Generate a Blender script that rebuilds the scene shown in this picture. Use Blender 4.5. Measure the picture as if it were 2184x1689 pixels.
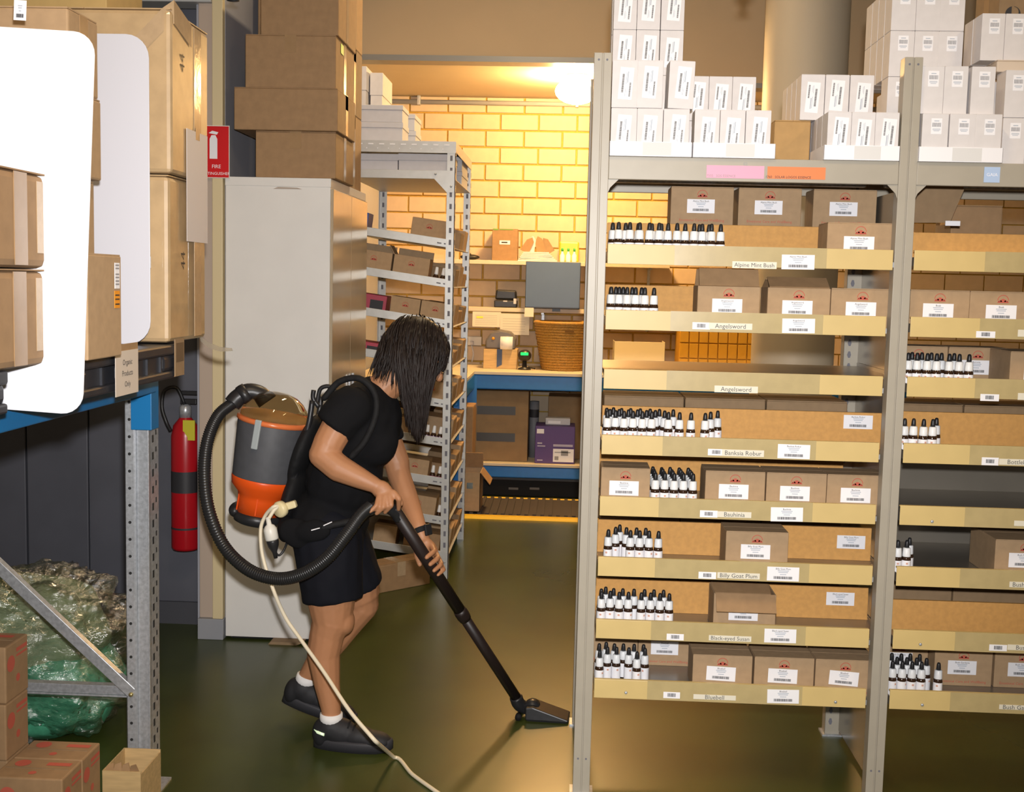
import bpy, bmesh, math, random
from math import sin, cos, pi, radians, sqrt, atan2
from mathutils import Vector, Matrix, Quaternion
random.seed(7)
for o in list(bpy.data.objects): bpy.data.objects.remove(o)
SC = bpy.context.scene
COL = SC.collection

# ------------------------------------------------------------------ camera
FPX = 2520.0; EYE = Vector((0, 0, 1.55))
YAW, PITCH, ROLL = radians(2.6), radians(5.53), radians(1.35)
FW = Vector((-sin(YAW)*cos(PITCH), cos(YAW)*cos(PITCH), -sin(PITCH)))
R0 = Vector((cos(YAW), sin(YAW), 0)); U0 = R0.cross(FW)
RT = cos(ROLL)*R0 + sin(ROLL)*U0; UP = -sin(ROLL)*R0 + cos(ROLL)*U0
cam = bpy.data.cameras.new('camera'); camo = bpy.data.objects.new('camera', cam); COL.objects.link(camo)
cam.sensor_fit = 'HORIZONTAL'; cam.sensor_width = 36; cam.lens = FPX/2184*36; cam.clip_start = .02
M = Matrix.Identity(4)
for i in range(3): M[i][0], M[i][1], M[i][2], M[i][3] = RT[i], UP[i], -FW[i], EYE[i]
camo.matrix_world = M; SC.camera = camo
# ------------------------------------------------------------------ light
w = bpy.data.worlds.new('world'); SC.world = w; w.use_nodes = True
w.node_tree.nodes['Background'].inputs[0].default_value = (1, .80, .60, 1)
w.node_tree.nodes['Background'].inputs[1].default_value = .16
def light(name, kind, loc, power, col, size=.1, rot=(0, 0, 0), sy=None):
    l = bpy.data.lights.new(name, kind); l.energy = power; l.color = col
    if kind == 'AREA':
        l.size = size
        if sy: l.shape = 'RECTANGLE'; l.size_y = sy
    else: l.shadow_soft_size = size
    o = bpy.data.objects.new(name, l); COL.objects.link(o); o.location = loc; o.rotation_euler = rot
    return o
fl = light('camera_flash', 'SPOT', (.02, .02, 1.68), 540, (1, .97, .95), .03)
fl.data.spot_size = radians(84); fl.data.spot_blend = 1.0; fl.rotation_mode = 'QUATERNION'; fl.rotation_quaternion = FW.to_track_quat('-Z', 'Y')
SC.view_settings.view_transform = 'Standard'; SC.view_settings.look = 'None'
SC.view_settings.exposure = 0.0; SC.view_settings.gamma = 1.0; SC.view_settings.use_curve_mapping = False

# ------------------------------------------------------------------ pixel -> place helpers (2184 x 1689 frame)
def ray(x, y): return FW + RT*((x-1092)/FPX) - UP*((y-844.5)/FPX)
def PY(x, y, Y): d = ray(x, y); return EYE + d*(Y/d.y)
def PX(x, y, X): d = ray(x, y); return EYE + d*(X/d.x)
def PZ(x, y, Z): d = ray(x, y); return EYE + d*((Z-EYE.z)/d.z)

# ------------------------------------------------------------------ materials
MATS = {}
def mat(name, col, rough=.6, metal=0, noise=0, nscale=40, bump=0, spec=.5, trans=0, alpha=1, emit=None, estr=0, coat=0, col2=None, ior=1.45, stretch=None, sheen=0):
    if name in MATS: return MATS[name]
    m = bpy.data.materials.new(name); m.use_nodes = True; nt = m.node_tree; b = nt.nodes['Principled BSDF']
    b.inputs['Base Color'].default_value = (*col, 1); b.inputs['Roughness'].default_value = rough
    b.inputs['Metallic'].default_value = metal; b.inputs['Specular IOR Level'].default_value = spec
    b.inputs['Transmission Weight'].default_value = trans; b.inputs['Alpha'].default_value = alpha
    b.inputs['Coat Weight'].default_value = coat; b.inputs['IOR'].default_value = ior
    if sheen: b.inputs['Sheen Weight'].default_value = sheen
    if emit: b.inputs['Emission Color'].default_value = (*emit, 1); b.inputs['Emission Strength'].default_value = estr
    if noise or bump:
        tc = nt.nodes.new('ShaderNodeTexCoord'); n = nt.nodes.new('ShaderNodeTexNoise')
        n.inputs['Scale'].default_value = nscale; n.inputs['Detail'].default_value = 5
        src = tc.outputs['Object']
        if stretch:
            mp = nt.nodes.new('ShaderNodeMapping'); mp.inputs['Scale'].default_value = stretch
            nt.links.new(src, mp.inputs[0]); src = mp.outputs[0]
        nt.links.new(src, n.inputs['Vector'])
        if noise:
            mx = nt.nodes.new('ShaderNodeMix'); mx.data_type = 'RGBA'
            c2 = col2 or tuple(c*(1-noise) for c in col)
            mx.inputs[6].default_value = (*col, 1); mx.inputs[7].default_value = (*c2, 1)
            mr = nt.nodes.new('ShaderNodeMapRange'); mr.inputs[1].default_value = .35; mr.inputs[2].default_value = .65
            nt.links.new(n.outputs['Fac'], mr.inputs[0]); nt.links.new(mr.outputs[0], mx.inputs[0])
            nt.links.new(mx.outputs[2], b.inputs['Base Color'])
        if bump:
            bp = nt.nodes.new('ShaderNodeBump'); bp.inputs['Strength'].default_value = bump; bp.inputs['Distance'].default_value = .002
            nt.links.new(n.outputs['Fac'], bp.inputs['Height']); nt.links.new(bp.outputs[0], b.inputs['Normal'])
    MATS[name] = m; return m
KRAFT = mat('kraft', (.35, .215, .108), .75, noise=.12, nscale=30, bump=.15)
KRAFT_G = mat('kraft_grey', (.43, .29, .165), .8, noise=.1, nscale=40, bump=.15)
KRAFT_D = mat('kraft_dark', (.30, .20, .11), .8, noise=.12, nscale=30)
MDF = mat('mdf', (.66, .345, .10), .7, noise=.12, nscale=60, bump=.1)
TAPE = mat('tape', (.36, .23, .12), .22, noise=.1, nscale=20, bump=.2)
CTAPE = mat('clear_tape', (.46, .33, .20), .15, noise=.1, nscale=50, bump=.3)
WCARD = mat('white_card', (.70, .675, .68), .7, noise=.05, nscale=30)
WCARD_G = mat('white_card_grey', (.60, .60, .64), .7, noise=.05, nscale=30)
LABEL = mat('label_paper', (.86, .86, .90), .5)
CREAMLAB = mat('cream_label', (.74, .70, .58), .5)
INK = mat('ink', (.03, .03, .035), .6)
SOFTINK = mat('soft_ink', (.10, .10, .10), .6)
GREYINK = mat('grey_ink', (.30, .30, .32), .6)
BLUEINK = mat('pale_blue_ink', (.45, .50, .58), .6)
REDINK = mat('red_ink', (.52, .11, .07), .7)
CREAM = mat('cream_enamel', (.64, .48, .20), .42, noise=.05, nscale=12)
LIPTAPE = mat('lip_tape', (.48, .38, .185), .3, noise=.08, nscale=25)
PUTTY = mat('putty_steel', (.39, .355, .29), .4, noise=.04, nscale=20)
DECK = mat('deck_steel', (.33, .30, .26), .28, .5, noise=.1, nscale=8)
PANELST = mat('side_panel_steel', (.36, .33, .28), .22, .6, noise=.1, nscale=6)
GALV = mat('galvanised', (.55, .575, .61), .38, .5, noise=.25, nscale=90)
ZINC = mat('rack_zinc', (.52, .52, .50), .38, .35, noise=.08, nscale=30)
HOLE = mat('hole_dark', (.02, .02, .02), .9)
HOLEG = mat('hole_grey', (.16, .16, .19), .7)
BLUE = mat('blue_enamel', (.012, .16, .50), .3, noise=.1, nscale=20)
RBLUE = mat('rack_blue', (.01, .17, .42), .35)
BLACKP = mat('black_plastic', (.018, .018, .020), .38, bump=.1, nscale=120)
BLACKM = mat('black_matte', (.009, .009, .010), .75, spec=.3)
PALLET = mat('pallet_plastic', (.030, .032, .040), .42, noise=.2, nscale=15)
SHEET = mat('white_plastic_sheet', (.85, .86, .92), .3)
CABW = mat('cabinet_white', (.77, .755, .725), .42, noise=.04, nscale=6)
CABD = mat('cabinet_door', (.60, .50, .36), .17, .35, noise=.03, nscale=5)
WHITEP = mat('white_plastic', (.72, .70, .64), .4)
CREAMP = mat('cream_plastic', (.72, .62, .36), .4)
SKIN = mat('skin', (.44, .205, .10), .5, noise=.1, nscale=8)
HAIR = mat('hair', (.017, .010, .008), .5, noise=.4, nscale=30, spec=.4)
SHIRT = mat('black_tshirt', (.0065, .0065, .0078), .9, bump=.4, nscale=25, spec=.2)
SHORTS = mat('navy_shorts', (.0065, .007, .011), .85, bump=.4, nscale=20, spec=.2)
SHOE = mat('black_shoe', (.014, .014, .017), .65, bump=.3, nscale=60)
SOLE = mat('shoe_sole', (.030, .030, .036), .6)
SOCK = mat('white_sock', (.75, .74, .74), .9)
ORANGE = mat('orange_plastic', (.72, .085, .008), .35)
GREYV = mat('vac_grey', (.075, .078, .088), .5, noise=.12, nscale=40)
HOSE = mat('hose_black', (.016, .016, .017), .35)
WANDM = mat('wand_brown_black', (.018, .011, .010), .45)
REDP = mat('extinguisher_red', (.42, .008, .015), .3)
FOAMY = mat('tag_yellow', (.55, .50, .03), .5)
GLASSB = mat('amber_glass', (.030, .013, .006), .1, coat=.5)
LAMPM = mat('lamp_diffuser', (1, .8, .5), .5, emit=(1, .60, .235), estr=290)
SCREEN = mat('screen_grey', (.06, .095, .17), .35, noise=.1, nscale=3)
WICKER = mat('wicker', (.50, .27, .055), .6, noise=.4, nscale=120)
PURPLE = mat('purple_card', (.10, .055, .21), .5)
YELLOW = mat('yellow_rubber', (.72, .46, .02), .55)
RUBBER = mat('ribbed_rubber', (.06, .052, .047), .7)
WOOD = mat('light_timber', (.60, .42, .20), .6, noise=.2, nscale=10, stretch=(1, 8, 8))

# ------------------------------------------------------------------ mesh building
class G:
    def __init__(s): s.v = []; s.f = []
    def add(s, vs, fs, mx=None):
        n = len(s.v)
        s.v += [(mx @ Vector(p)) if mx else Vector(p) for p in vs]
        s.f += [tuple(i+n for i in f) for f in fs]; return s
    def box(s, x0, x1, y0, y1, z0, z1, mx=None):
        return s.add([(x0, y0, z0), (x1, y0, z0), (x1, y1, z0), (x0, y1, z0), (x0, y0, z1), (x1, y0, z1), (x1, y1, z1), (x0, y1, z1)],
                     [(0, 3, 2, 1), (4, 5, 6, 7), (0, 1, 5, 4), (1, 2, 6, 5), (2, 3, 7, 6), (3, 0, 4, 7)], mx)
    def prism(s, poly, y0, y1, mx=None):      # poly in (x, z), extruded in y; counter-clockwise seen from -y
        n = len(poly)
        return s.add([(p[0], y0, p[1]) for p in poly]+[(p[0], y1, p[1]) for p in poly],
                     [tuple(range(n)), tuple(range(2*n-1, n-1, -1))]+[(i, i+n, (i+1) % n+n, (i+1) % n) for i in range(n)], mx)
    def lathe(s, prof, n=20, mx=None, cap=True):
        vs = []; fs = []; k = len(prof)
        for r, z in prof:
            for i in range(n): a = 2*pi*i/n; vs.append((r*cos(a), r*sin(a), z))
        for j in range(k-1):
            for i in range(n): fs.append((j*n+i, j*n+(i+1) % n, (j+1)*n+(i+1) % n, (j+1)*n+i))
        if cap: fs += [tuple(range(n-1, -1, -1)), tuple(range((k-1)*n, k*n))]
        return s.add(vs, fs, mx)
    def tube(s, pts, r, n=10, cap=True):
        pts = [Vector(p) for p in pts]; k = len(pts); rr = r if isinstance(r, (list, tuple)) else [r]*k
        T = [(pts[min(i+1, k-1)]-pts[max(i-1, 0)]).normalized() for i in range(k)]
        u = T[0].orthogonal().normalized(); vs = []; fs = []
        for i in range(k):
            u = (u-T[i]*u.dot(T[i])).normalized(); v = T[i].cross(u)
            for j in range(n): a = 2*pi*j/n; vs.append(pts[i]+(u*cos(a)+v*sin(a))*rr[i])
        for i in range(k-1):
            for j in range(n): fs.append((i*n+j, i*n+(j+1) % n, (i+1)*n+(j+1) % n, (i+1)*n+j))
        if cap: fs += [tuple(range(n-1, -1, -1)), tuple(range((k-1)*n, k*n))]
        return s.add(vs, fs)
    def cone(s, p0, p1, r0, r1, n=14, flat0=False, flat1=False):   # capsule with round (or flat) ends
        p0 = Vector(p0); p1 = Vector(p1); L = (p1-p0).length; prof = []
        if not flat0: prof += [(r0*sin(a), -r0*cos(a)) for a in (.01, .5, 1.0)]
        else: prof += [(.0005, 0)]
        prof += [(r0, 0), (r1, L)]
        if not flat1: prof += [(r1*cos(a), L+r1*sin(a)) for a in (.5, 1.0, 1.56)]
        else: prof += [(.0005, L)]
        mx = Matrix.Translation(p0) @ (p1-p0).to_track_quat('Z', 'Y').to_matrix().to_4x4()
        return s.lathe(prof, n, mx)
    def ell(s, c, rx, ry, rz, rot=None, n=16):
        prof = [(max(sin(pi*i/10), .002), -cos(pi*i/10)) for i in range(11)]
        mx = Matrix.Translation(Vector(c)) @ (rot or Matrix.Identity(4)) @ Matrix.Diagonal((rx, ry, rz, 1))
        return s.lathe(prof, n, mx)
    def mesh(s, name, m, smooth=False):
        me = bpy.data.meshes.new(name); me.from_pydata([tuple(p) for p in s.v], [], s.f)
        me.materials.append(m)
        if smooth: me.shade_smooth()
        return me
    def obj(s, name, m, parent=None, smooth=False, bevel=0, world=True, label=None, kind=None):
        if parent is not None and world:
            root = parent
            while root.parent: root = root.parent
            inv = root.matrix_basis.inverted(); s.v = [inv @ p for p in s.v]
        o = link(name, s.mesh(name, m, smooth), parent)
        if bevel: bev(o, bevel)
        if label: o['label'] = label
        if kind: o['kind'] = kind
        return o
def bev(o, wd, seg=2):
    b = o.modifiers.new('bevel', 'BEVEL'); b.width = wd; b.segments = seg; b.limit_method = 'ANGLE'
def autosmooth(o, ang=40):
    o.data.shade_smooth()
    me = o.data
    if hasattr(me, 'set_sharp_from_angle'): me.set_sharp_from_angle(angle=radians(ang))
def link(name, me, parent=None, mx=None):
    o = bpy.data.objects.new(name, me); COL.objects.link(o); o.parent = parent
    if mx is not None: o.matrix_basis = mx
    return o
def thing(name, label, cat, loc=(0, 0, 0), rot=(0, 0, 0), group=None):
    o = bpy.data.objects.new(name, None); COL.objects.link(o); o.location = loc; o.rotation_euler = rot
    o.empty_display_size = .05; tag(o, label, cat, group)
    return o
def tag(o, label, cat, group=None):
    o['label'] = label; o['category'] = cat
    if group: o['group'] = group
    o.matrix_basis = o.matrix_basis
    return o
def struct(o): o['kind'] = 'structure'; return o
def copy_tree(o, parent=None):
    c = o.copy(); COL.objects.link(c); c.parent = parent
    for ch in o.children: copy_tree(ch, c)
    return c
def smooth_path(pts, n=8):
    pts = [Vector(p) for p in pts]; out = []
    P = [pts[0]*2-pts[1]]+pts+[pts[-1]*2-pts[-2]]
    for i in range(1, len(P)-2):
        for k in range(n):
            t = k/n; a, b, c, d = P[i-1], P[i], P[i+1], P[i+2]
            out.append(.5*((2*b)+(c-a)*t+(2*a-5*b+4*c-d)*t*t+(3*b-a-3*c+d)*t*t*t))
    return out+[pts[-1]]
_TXT = {}
def text_mesh(s, size, m, align='CENTER'):
    key = (s, round(size, 5), m.name, align)
    if key not in _TXT:
        c = bpy.data.curves.new('lettering', 'FONT'); c.body = s; c.size = size; c.align_x = align; c.align_y = 'CENTER'; c.resolution_u = 2
        o = bpy.data.objects.new('lettering', c); COL.objects.link(o)
        me = bpy.data.meshes.new_from_object(o.evaluated_get(bpy.context.evaluated_depsgraph_get()))
        bpy.data.objects.remove(o); bpy.data.curves.remove(c)
        me.transform(Matrix.Rotation(pi/2, 4, 'X')); me.materials.clear(); me.materials.append(m); _TXT[key] = me
    return _TXT[key]
def text(s, size, m, parent, mx, name='lettering', align='CENTER'):
    return link(name, text_mesh(s, size, m, align), parent, mx)
T = lambda x, y, z: Matrix.Translation((x, y, z))
RY = lambda a: Matrix.Rotation(a, 4, 'Y')
RZ = lambda a: Matrix.Rotation(a, 4, 'Z')
RX = lambda a: Matrix.Rotation(a, 4, 'X')
_C = {}
def cached(key, fn):
    if key not in _C: _C[key] = fn()
    return _C[key]
def bars(wd, ht, n=22, seed=1, y=-.0004):      # barcode in the xz plane, centred
    r = random.Random(seed); g = G(); x = -wd/2
    while x < wd/2:
        b = wd/n*r.uniform(.35, .9); g.box(x, min(x+b, wd/2), y, y+.0003, -ht/2, ht/2); x += b+wd/n*r.uniform(.25, .6)
    return g
def slab(wd, ht, th=.0006): return G().box(-wd/2, wd/2, -th, 0, -ht/2, ht/2)

# ================================================================== the setting
YB = 9.15; YL = 4.87; XL = -1.43; ZS = 2.94; YF = 7.5
FLOOR = mat('green_floor', (.050, .066, .012), .2, noise=.25, nscale=3, spec=.6)
nt = FLOOR.node_tree; bs = nt.nodes['Principled BSDF']
nz = nt.nodes.new('ShaderNodeTexNoise'); nz.inputs['Scale'].default_value = 2.2; nz.inputs['Detail'].default_value = 8
mr = nt.nodes.new('ShaderNodeMapRange'); mr.inputs[3].default_value = .20; mr.inputs[4].default_value = .40
nt.links.new(nz.outputs['Fac'], mr.inputs[0]); nt.links.new(mr.outputs[0], bs.inputs['Roughness'])
struct(G().box(-5, 6, -2.5, YB+.3, -.1, 0).obj('floor', FLOOR))
MORTAR = mat('mortar', (.52, .33, .06), .9, noise=.15, nscale=60)
BRICK = mat('pale_brick', (.66, .52, .37), .85, noise=.08, nscale=14, bump=.2)
wb = struct(G().box(XL-.1, 6, YB+.004, YB+.25, 0, ZS+.06).obj('wall_back', MORTAR))
BL, BH, JT = .2926, .1262, .010
jz = PY(1007, 277.5, YB).z; jx = PY(1035.7, 295, YB).x
bmesh_ = {}
def brick_mesh(wd, ht):
    k = (round(wd, 4), round(ht, 4))
    if k not in bmesh_:
        c = .004; g = G()
        g.add([(0, 0, 0), (wd, 0, 0), (wd, 0, ht), (0, 0, ht), (c, -.012, c), (wd-c, -.012, c), (wd-c, -.012, ht-c), (c, -.012, ht-c)],
              [(4, 5, 6, 7), (0, 1, 5, 4), (1, 2, 6, 5), (2, 3, 7, 6), (3, 0, 4, 7)])
        bmesh_[k] = g.mesh('brick', BRICK)
    return bmesh_[k]
rest = G()
r0 = -int(jz/BH)-1
for r in range(r0, 40):
    z0 = jz-(r+1)*BH; z1 = z0+BH
    if z0 < -.1: continue
for r in range(-30, 30):
    z0 = jz-(r+1)*BH; z1 = z0+BH
    if z1 < .05 or z0 > ZS: continue
    x = jx-30*BL+(0 if r % 2 == 0 else BL*.38)
    while x < 5.5:
        xa, xb = max(x+JT/2, XL), x+BL-JT/2; za, zb = max(z0+JT/2, 0), min(z1-JT/2, ZS)
        if xb > XL+.05 and zb-za > .02:
            if x < 1.75 and z0 > .75 and (x < .05 or .1 < x < 1.75):
                link('brick', brick_mesh(xb-xa, zb-za), wb, T(xa, YB+.004, za))
            else: rest.box(xa, xb, YB-.006, YB+.004, za, zb)
        x += BL
rest.obj('bricks_beyond', BRICK, wb, world=False, kind='stuff')
WGREY = mat('grey_blue_paint', (.34, .35, .40), .55, noise=.05, nscale=4)
PINK = mat('pink_beige_paint', (.46, .37, .30), .6)
CREAMT = mat('cream_trim', (.66, .55, .33), .5)
FASC = mat('beige_paint', (.54, .41, .26), .75, noise=.04, nscale=3)
SOFF = mat('soffit_paint', (.60, .50, .34), .7, noise=.05, nscale=3)
SKIRT = mat('skirting_grey', (.30, .31, .34), .4)
wl = struct(G().box(XL-.12, XL, YL+.02, YB, 0, 3.9).obj('wall_left', WGREY))
# recessed dark panel wall beside the rack
wr = struct(G().box(-5, XL-.16, YL+.22, YL+.34, 0, 3.9).obj('wall_front', WGREY))
xs = [-5, PY(57, 1000, YL+.2).x, PY(190, 1000, YL+.2).x, XL-.16]
DPAN = mat('dark_panel', (.105, .11, .135), .45, noise=.12, nscale=5)
for a, b in zip(xs, xs[1:]): G().box(a+.004, b-.004, YL+.195, YL+.22, .10, 3.9).obj('wall_panel', DPAN, wr, bevel=.004)
struct(G().box(-5, XL-.16, YL+.19, YL+.22, 0, .10).obj('baseboard_front', mat('dark_skirting', (.07, .072, .085), .4)))
# jamb
xa = PY(425, 1000, YL).x; xb = PY(455, 1000, YL).x; xc = PY(477, 1000, YL).x
struct(G().box(xa, xb, YL, YL+.3, .09, 3.9).obj('trim_1', PINK, bevel=.003))
struct(G().box(xb, xc, YL-.015, YL+.3, .09, 3.9).obj('trim_2', CREAMT, bevel=.003))
struct(G().box(xa-.003, xc+.003, YL-.02, YL+.3, 0, .09).obj('baseboard_left', SKIRT, bevel=.003))
zt = PY(330, 6, YL).z
struct(G().box(-3.5, xb, YL-.03, YL+.1, zt, zt+.12).obj('trim_3', mat('grey_trim', (.45, .46, .47), .4), bevel=.003))
# bulkhead, soffit, ceiling
xs_ = PY(1400, 150, YF).x; zlow = PY(1560, 177, YF).z
struct(G().box(XL, xs_, YF, YF+.12, ZS, 3.95).obj('wall_bulkhead', FASC))
struct(G().box(xs_, 6, YF, YF+.12, zlow, 3.95).obj('wall_bulkhead_low', FASC))
struct(G().box(XL, xs_, YF-.012, YF+.135, ZS-.035, ZS).obj('trim_4', mat('grey_angle', (.28, .28, .27), .4, .4)))
struct(G().box(xs_, 6, YF-.012, YF+.135, zlow-.03, zlow).obj('trim_5', MATS['grey_angle']))
struct(G().box(XL, 6, YF+.1, YB+.2, ZS, ZS+.06).obj('ceiling_alcove', SOFF))
struct(G().box(-5, 6, -2.5, YF+.12, 3.9, 4.0).obj('ceiling', FASC))
cd = thing('conduit_pipe', 'grey conduit pipe running along the top of the brick wall', 'pipe', (.2, YB-.03, ZS-.045))
G().tube([(XL+.02, YB-.03, ZS-.045), (3, YB-.03, ZS-.045)], .018, 10).obj('pipe', MATS['grey_trim'], cd, True)
for px in (895, 1231):
    x = PY(px, 205, YB).x; G().box(x-.012, x+.012, YB-.055, YB-.0085, ZS-.07, ZS).obj('pipe_clip', GALV, cd, bevel=.003)
# round column
colx = (PY(1645, 100, 6.5).x+PY(1830, 100, 6.5).x)/2; colr = (PY(1830, 100, 6.5).x-PY(1645, 100, 6.5).x)/2
struct(G().lathe([(colr, 0), (colr, 3.9)], 48, T(colx, 6.5+colr, 0)).obj('column', mat('column_paint', (.60, .52, .40), .5, noise=.03, nscale=3)))
autosmooth(bpy.data.objects['column'], 60)
# alcove lamp
lp = PY(1232, 125, 8.1); lp.z = ZS
lm = thing('ceiling_lamp', 'glowing warm globe lamp under the soffit of the brick alcove', 'lamp', lp)
G().lathe([(.07, -.03), (.075, -.02), (.075, 0)], 32).obj('lamp_base', WHITEP, lm, True, world=False)
G().ell((0, 0, -.11), .145, .145, .085, n=28).obj('diffuser', LAMPM, lm, True, world=False)
# ceiling lights of the main room
for i, (x, y) in enumerate(((-.3, 1.5), (-.3, 5.6), (2.6, 1.5))):
    t = thing('batten_light', ['slim ceiling batten light over the near aisle', 'slim ceiling batten light over the far aisle', 'slim ceiling batten light over the dropper bottle shelves'][i], 'ceiling light', (x, y, 3.9))
    G().box(-.08, .08, -.6, .6, -.05, 0).obj('housing', WHITEP, t, world=False, bevel=.01)
    G().box(-.06, .06, -.58, .58, -.075, -.05).obj('diffuser', mat('batten_diffuser', (1, .9, .7), .5, emit=(1, .76, .45), estr=3), t, world=False, bevel=.01)
    a = light('batten_lamp', 'AREA', (0, 0, -.09), 34, (1, .74, .44), .12, sy=1.1); a.parent = t

# ================================================================== bottle shelving on the right
YS = 3.488; YR = 4.06; PX1, PX2, PX3 = .081, .961, 1.841
ZTOP = 2.21; ZB = 1.918
LIPZ = [1.666, 1.475, 1.301, 1.106, .922, .739, .548, .364]          # top of each tray front
unit = thing('steel_shelving', 'putty coloured steel shelving bays full of dropper bottles and cartons', 'shelving', (PX2, YS+.3, 0))
for n, x in enumerate((PX1, PX2, PX3)):
    for fr in (1, 0):
        y0 = YS-.012 if fr else YR-.02
        g = G(); hw = .0255
        zt = ZTOP if fr else ZTOP+.02
        if fr:
            g.box(x-hw, x-.002, y0, y0+.045, 0, zt).box(x+.002, x+hw, y0, y0+.045, 0, zt).box(x-.003, x+.003, y0+.004, y0+.04, 0, zt)
        else: g.box(x-hw, x+hw, y0, y0+.003, 0, zt).box(x-hw, x-hw+.003, y0, y0+.045, 0, zt).box(x+hw-.003, x+hw, y0, y0+.045, 0, zt)
        p = g.obj('post', PUTTY, unit, bevel=.0015)
        s = G()
        if fr:
            for z in (.112, zt-.02):
                for dx in (-.012, .012): s.lathe([(.0032, 0), (.0032, .0012)], 8, T(x+dx, y0+.0004, z) @ RX(pi/2))
        else:
            z = .05
            while z < zt-.03:
                s.prism([(x-.010, z+.012), (x-.014, z), (x-.010, z-.010), (x-.004, z-.010), (x-.001, z), (x-.004, z+.012)], y0-.0012, y0-.0002)
                z += .04
        s.obj('bolt_hole' if fr else 'slot_holes', HOLEG, p)
        G().box(x-.035, x+.035, y0-.01, y0+.055, 0, .006).obj('foot_plate', GALV, unit)
for a, b, k in ((PX1, PX2, 0), (PX2, PX3, 1)):
    G().box(a+.0255, b-.0255, YS-.01, YS+.012, ZB-.066, ZB).obj('top_beam', PUTTY, unit, bevel=.002)
    G().box(a+.0255, b-.0255, YR-.02, YR, ZB-.06, ZB).obj('top_beam', PUTTY, unit, bevel=.002)
    G().box(a+.02, b-.02, YS+.01, YR-.018, ZB-.012, ZB-.004).obj('top_deck', DECK, unit)
    g = G()
    for yy in (YS+.16, YS+.34): g.box(a+.03, b-.03, yy, yy+.03, ZB-.045, ZB-.012)
    g.obj('deck_stiffener', GALV, unit, bevel=.003)
    for sx in (a+.0255, b-.0255):
        d = 1 if sx == a+.0255 else -1
        G().prism([(sx, ZB-.066), (sx, ZB-.105), (sx+d*.006, ZB-.09), (sx+d*.03, ZB-.066)][::d], YS-.006, YS-.003).obj('gusset', PUTTY, unit)
G().box(PX2+.022, PX2+.0255, YS+.035, YR-.02, .02, ZB-.07).obj('side_panel', PANELST, unit)
G().box(PX2+.03, PX3-.03, YR-.0295, YR-.0265, .69, 1.085).obj('back_panel', PANELST, unit)
G().box(PX3-.002, PX3+.002, YS+.035, YR-.02, .02, ZB-.07).obj('side_panel', PANELST, unit)
lab = G().box(PY(1507, 365, YS-.012).x, PY(1630, 365, YS-.012).x, YS-.0114, YS-.0104, PY(1568, 381, YS).z, PY(1568, 354, YS).z).obj('pink_label', mat('pink_paper', (.80, .36, .50), .5), unit, label='pink paper shelf label')
o = text('7505   SOS ESSENCE', .0095, GREYINK, lab, T(*(Vector(PY(1538, 375, YS-.0125))-unit.location)), align='CENTER')
lab = G().box(PY(1637, 365, YS-.012).x, PY(1761, 365, YS-.012).x, YS-.0114, YS-.0104, PY(1700, 383, YS).z, PY(1700, 357, YS).z).obj('orange_label', mat('orange_paper', (.74, .22, .07), .5), unit, label='orange paper shelf label')
text('1760   SOLAR LOGOS ESSENCE', .0095, INK, lab, T(*(Vector(PY(1681, 378, YS-.0125))-unit.location)))
lab = G().box(PY(2099, 372, YS-.012).x, PY(2133, 372, YS-.012).x, YS-.0114, YS-.0104, PY(2116, 390, YS).z, PY(2116, 357, YS).z).obj('blue_label', mat('blue_paper', (.42, .55, .78), .5), unit, label='blue and white paper label')
text('GAIA', .0135, LABEL, lab, T(*(Vector(PY(2116, 373, YS-.0125))-unit.location)))
text('E2', .012, GREYINK, unit, T(*(Vector(PY(1590, 350, YS-.0106))-unit.location)), name='pencil_mark')

def label_big(parent, mx, name, wd=.094, ht=.042):
    lb = link('barcode_label', cached(('lb', wd, ht), lambda: slab(wd, ht).mesh('barcode_label', LABEL)), parent, mx)
    link('barcode', cached(('lbbar', wd), lambda: bars(wd*.58, ht*.19, 24, 3).mesh('barcode', INK)), lb, T(0, -.0006, -ht*.27))
    text(name, ht*.17, INK, lb, T(0, -.001, ht*.36))
    def lines():
        g = G()
        for i, (wl_, z) in enumerate(((.28, .2), (.24, .09), (.16, -.06))): g.box(-wd*wl_/1.6, wd*wl_/1.6, -.0004, -.0001, ht*z, ht*(z+.055))
        return g.mesh('small_print', BLUEINK)
    link('small_print', cached(('lbl', wd, ht), lines), lb, T(0, -.0006, 0))
    return lb
trays = []
NAMES = ['Alpine Mint Bush', 'Angelsword', 'Angelsword', 'Banksia Robur', 'Bauhinia', 'Billy Goat Plum', 'Black-eyed Susan', 'Bluebell']
NAMES2 = ['', '', '', 'Bottlebrush', '', 'Bush Fuchsia', 'Bush Iris', 'Bush Gardenia']
DESC = ['', 'second ', 'third ', '', '', '', '', '']
DK = .042
NPX = [(1562, 557, 1656, 573), (1512, 688, 1604, 703), (1524, 822, 1616, 838), (1540, 958, 1629, 974), (1530, 1090, 1602, 1104), (1530, 1220, 1620, 1235), (1512, 1354, 1602, 1368), (1479, 1480, 1569, 1493)]
BPX = [None, (1477, 687, 1514, 702), None, (1510, 957, 1545, 971), (1493, 1088, 1530, 1103), (1490, 1219, 1527, 1234), (1422, 1351, 1458, 1365), (1415, 1475, 1450, 1489)]
GPX = [(1669, 544), (1670, 680), None, (1660, 948), (1645, 1082), (1637, 1209), (1631, 1341), (1637, 1470)]
N2 = [None, (2171, 703, 2250, 719), (2171, 838, 2250, 854), (2131, 978, 2230, 993), (2163, 1110, 2240, 1123), (2153, 1240, 2235, 1254), (2149, 1374, 2230, 1388), (2131, 1502, 2225, 1515)]
B2 = [None, (2082, 706, 2122, 720), (2091, 840, 2130, 855), (2094, 975, 2129, 992), None, None, (2110, 1374, 2147, 1388), None]
TW = {}
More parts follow.
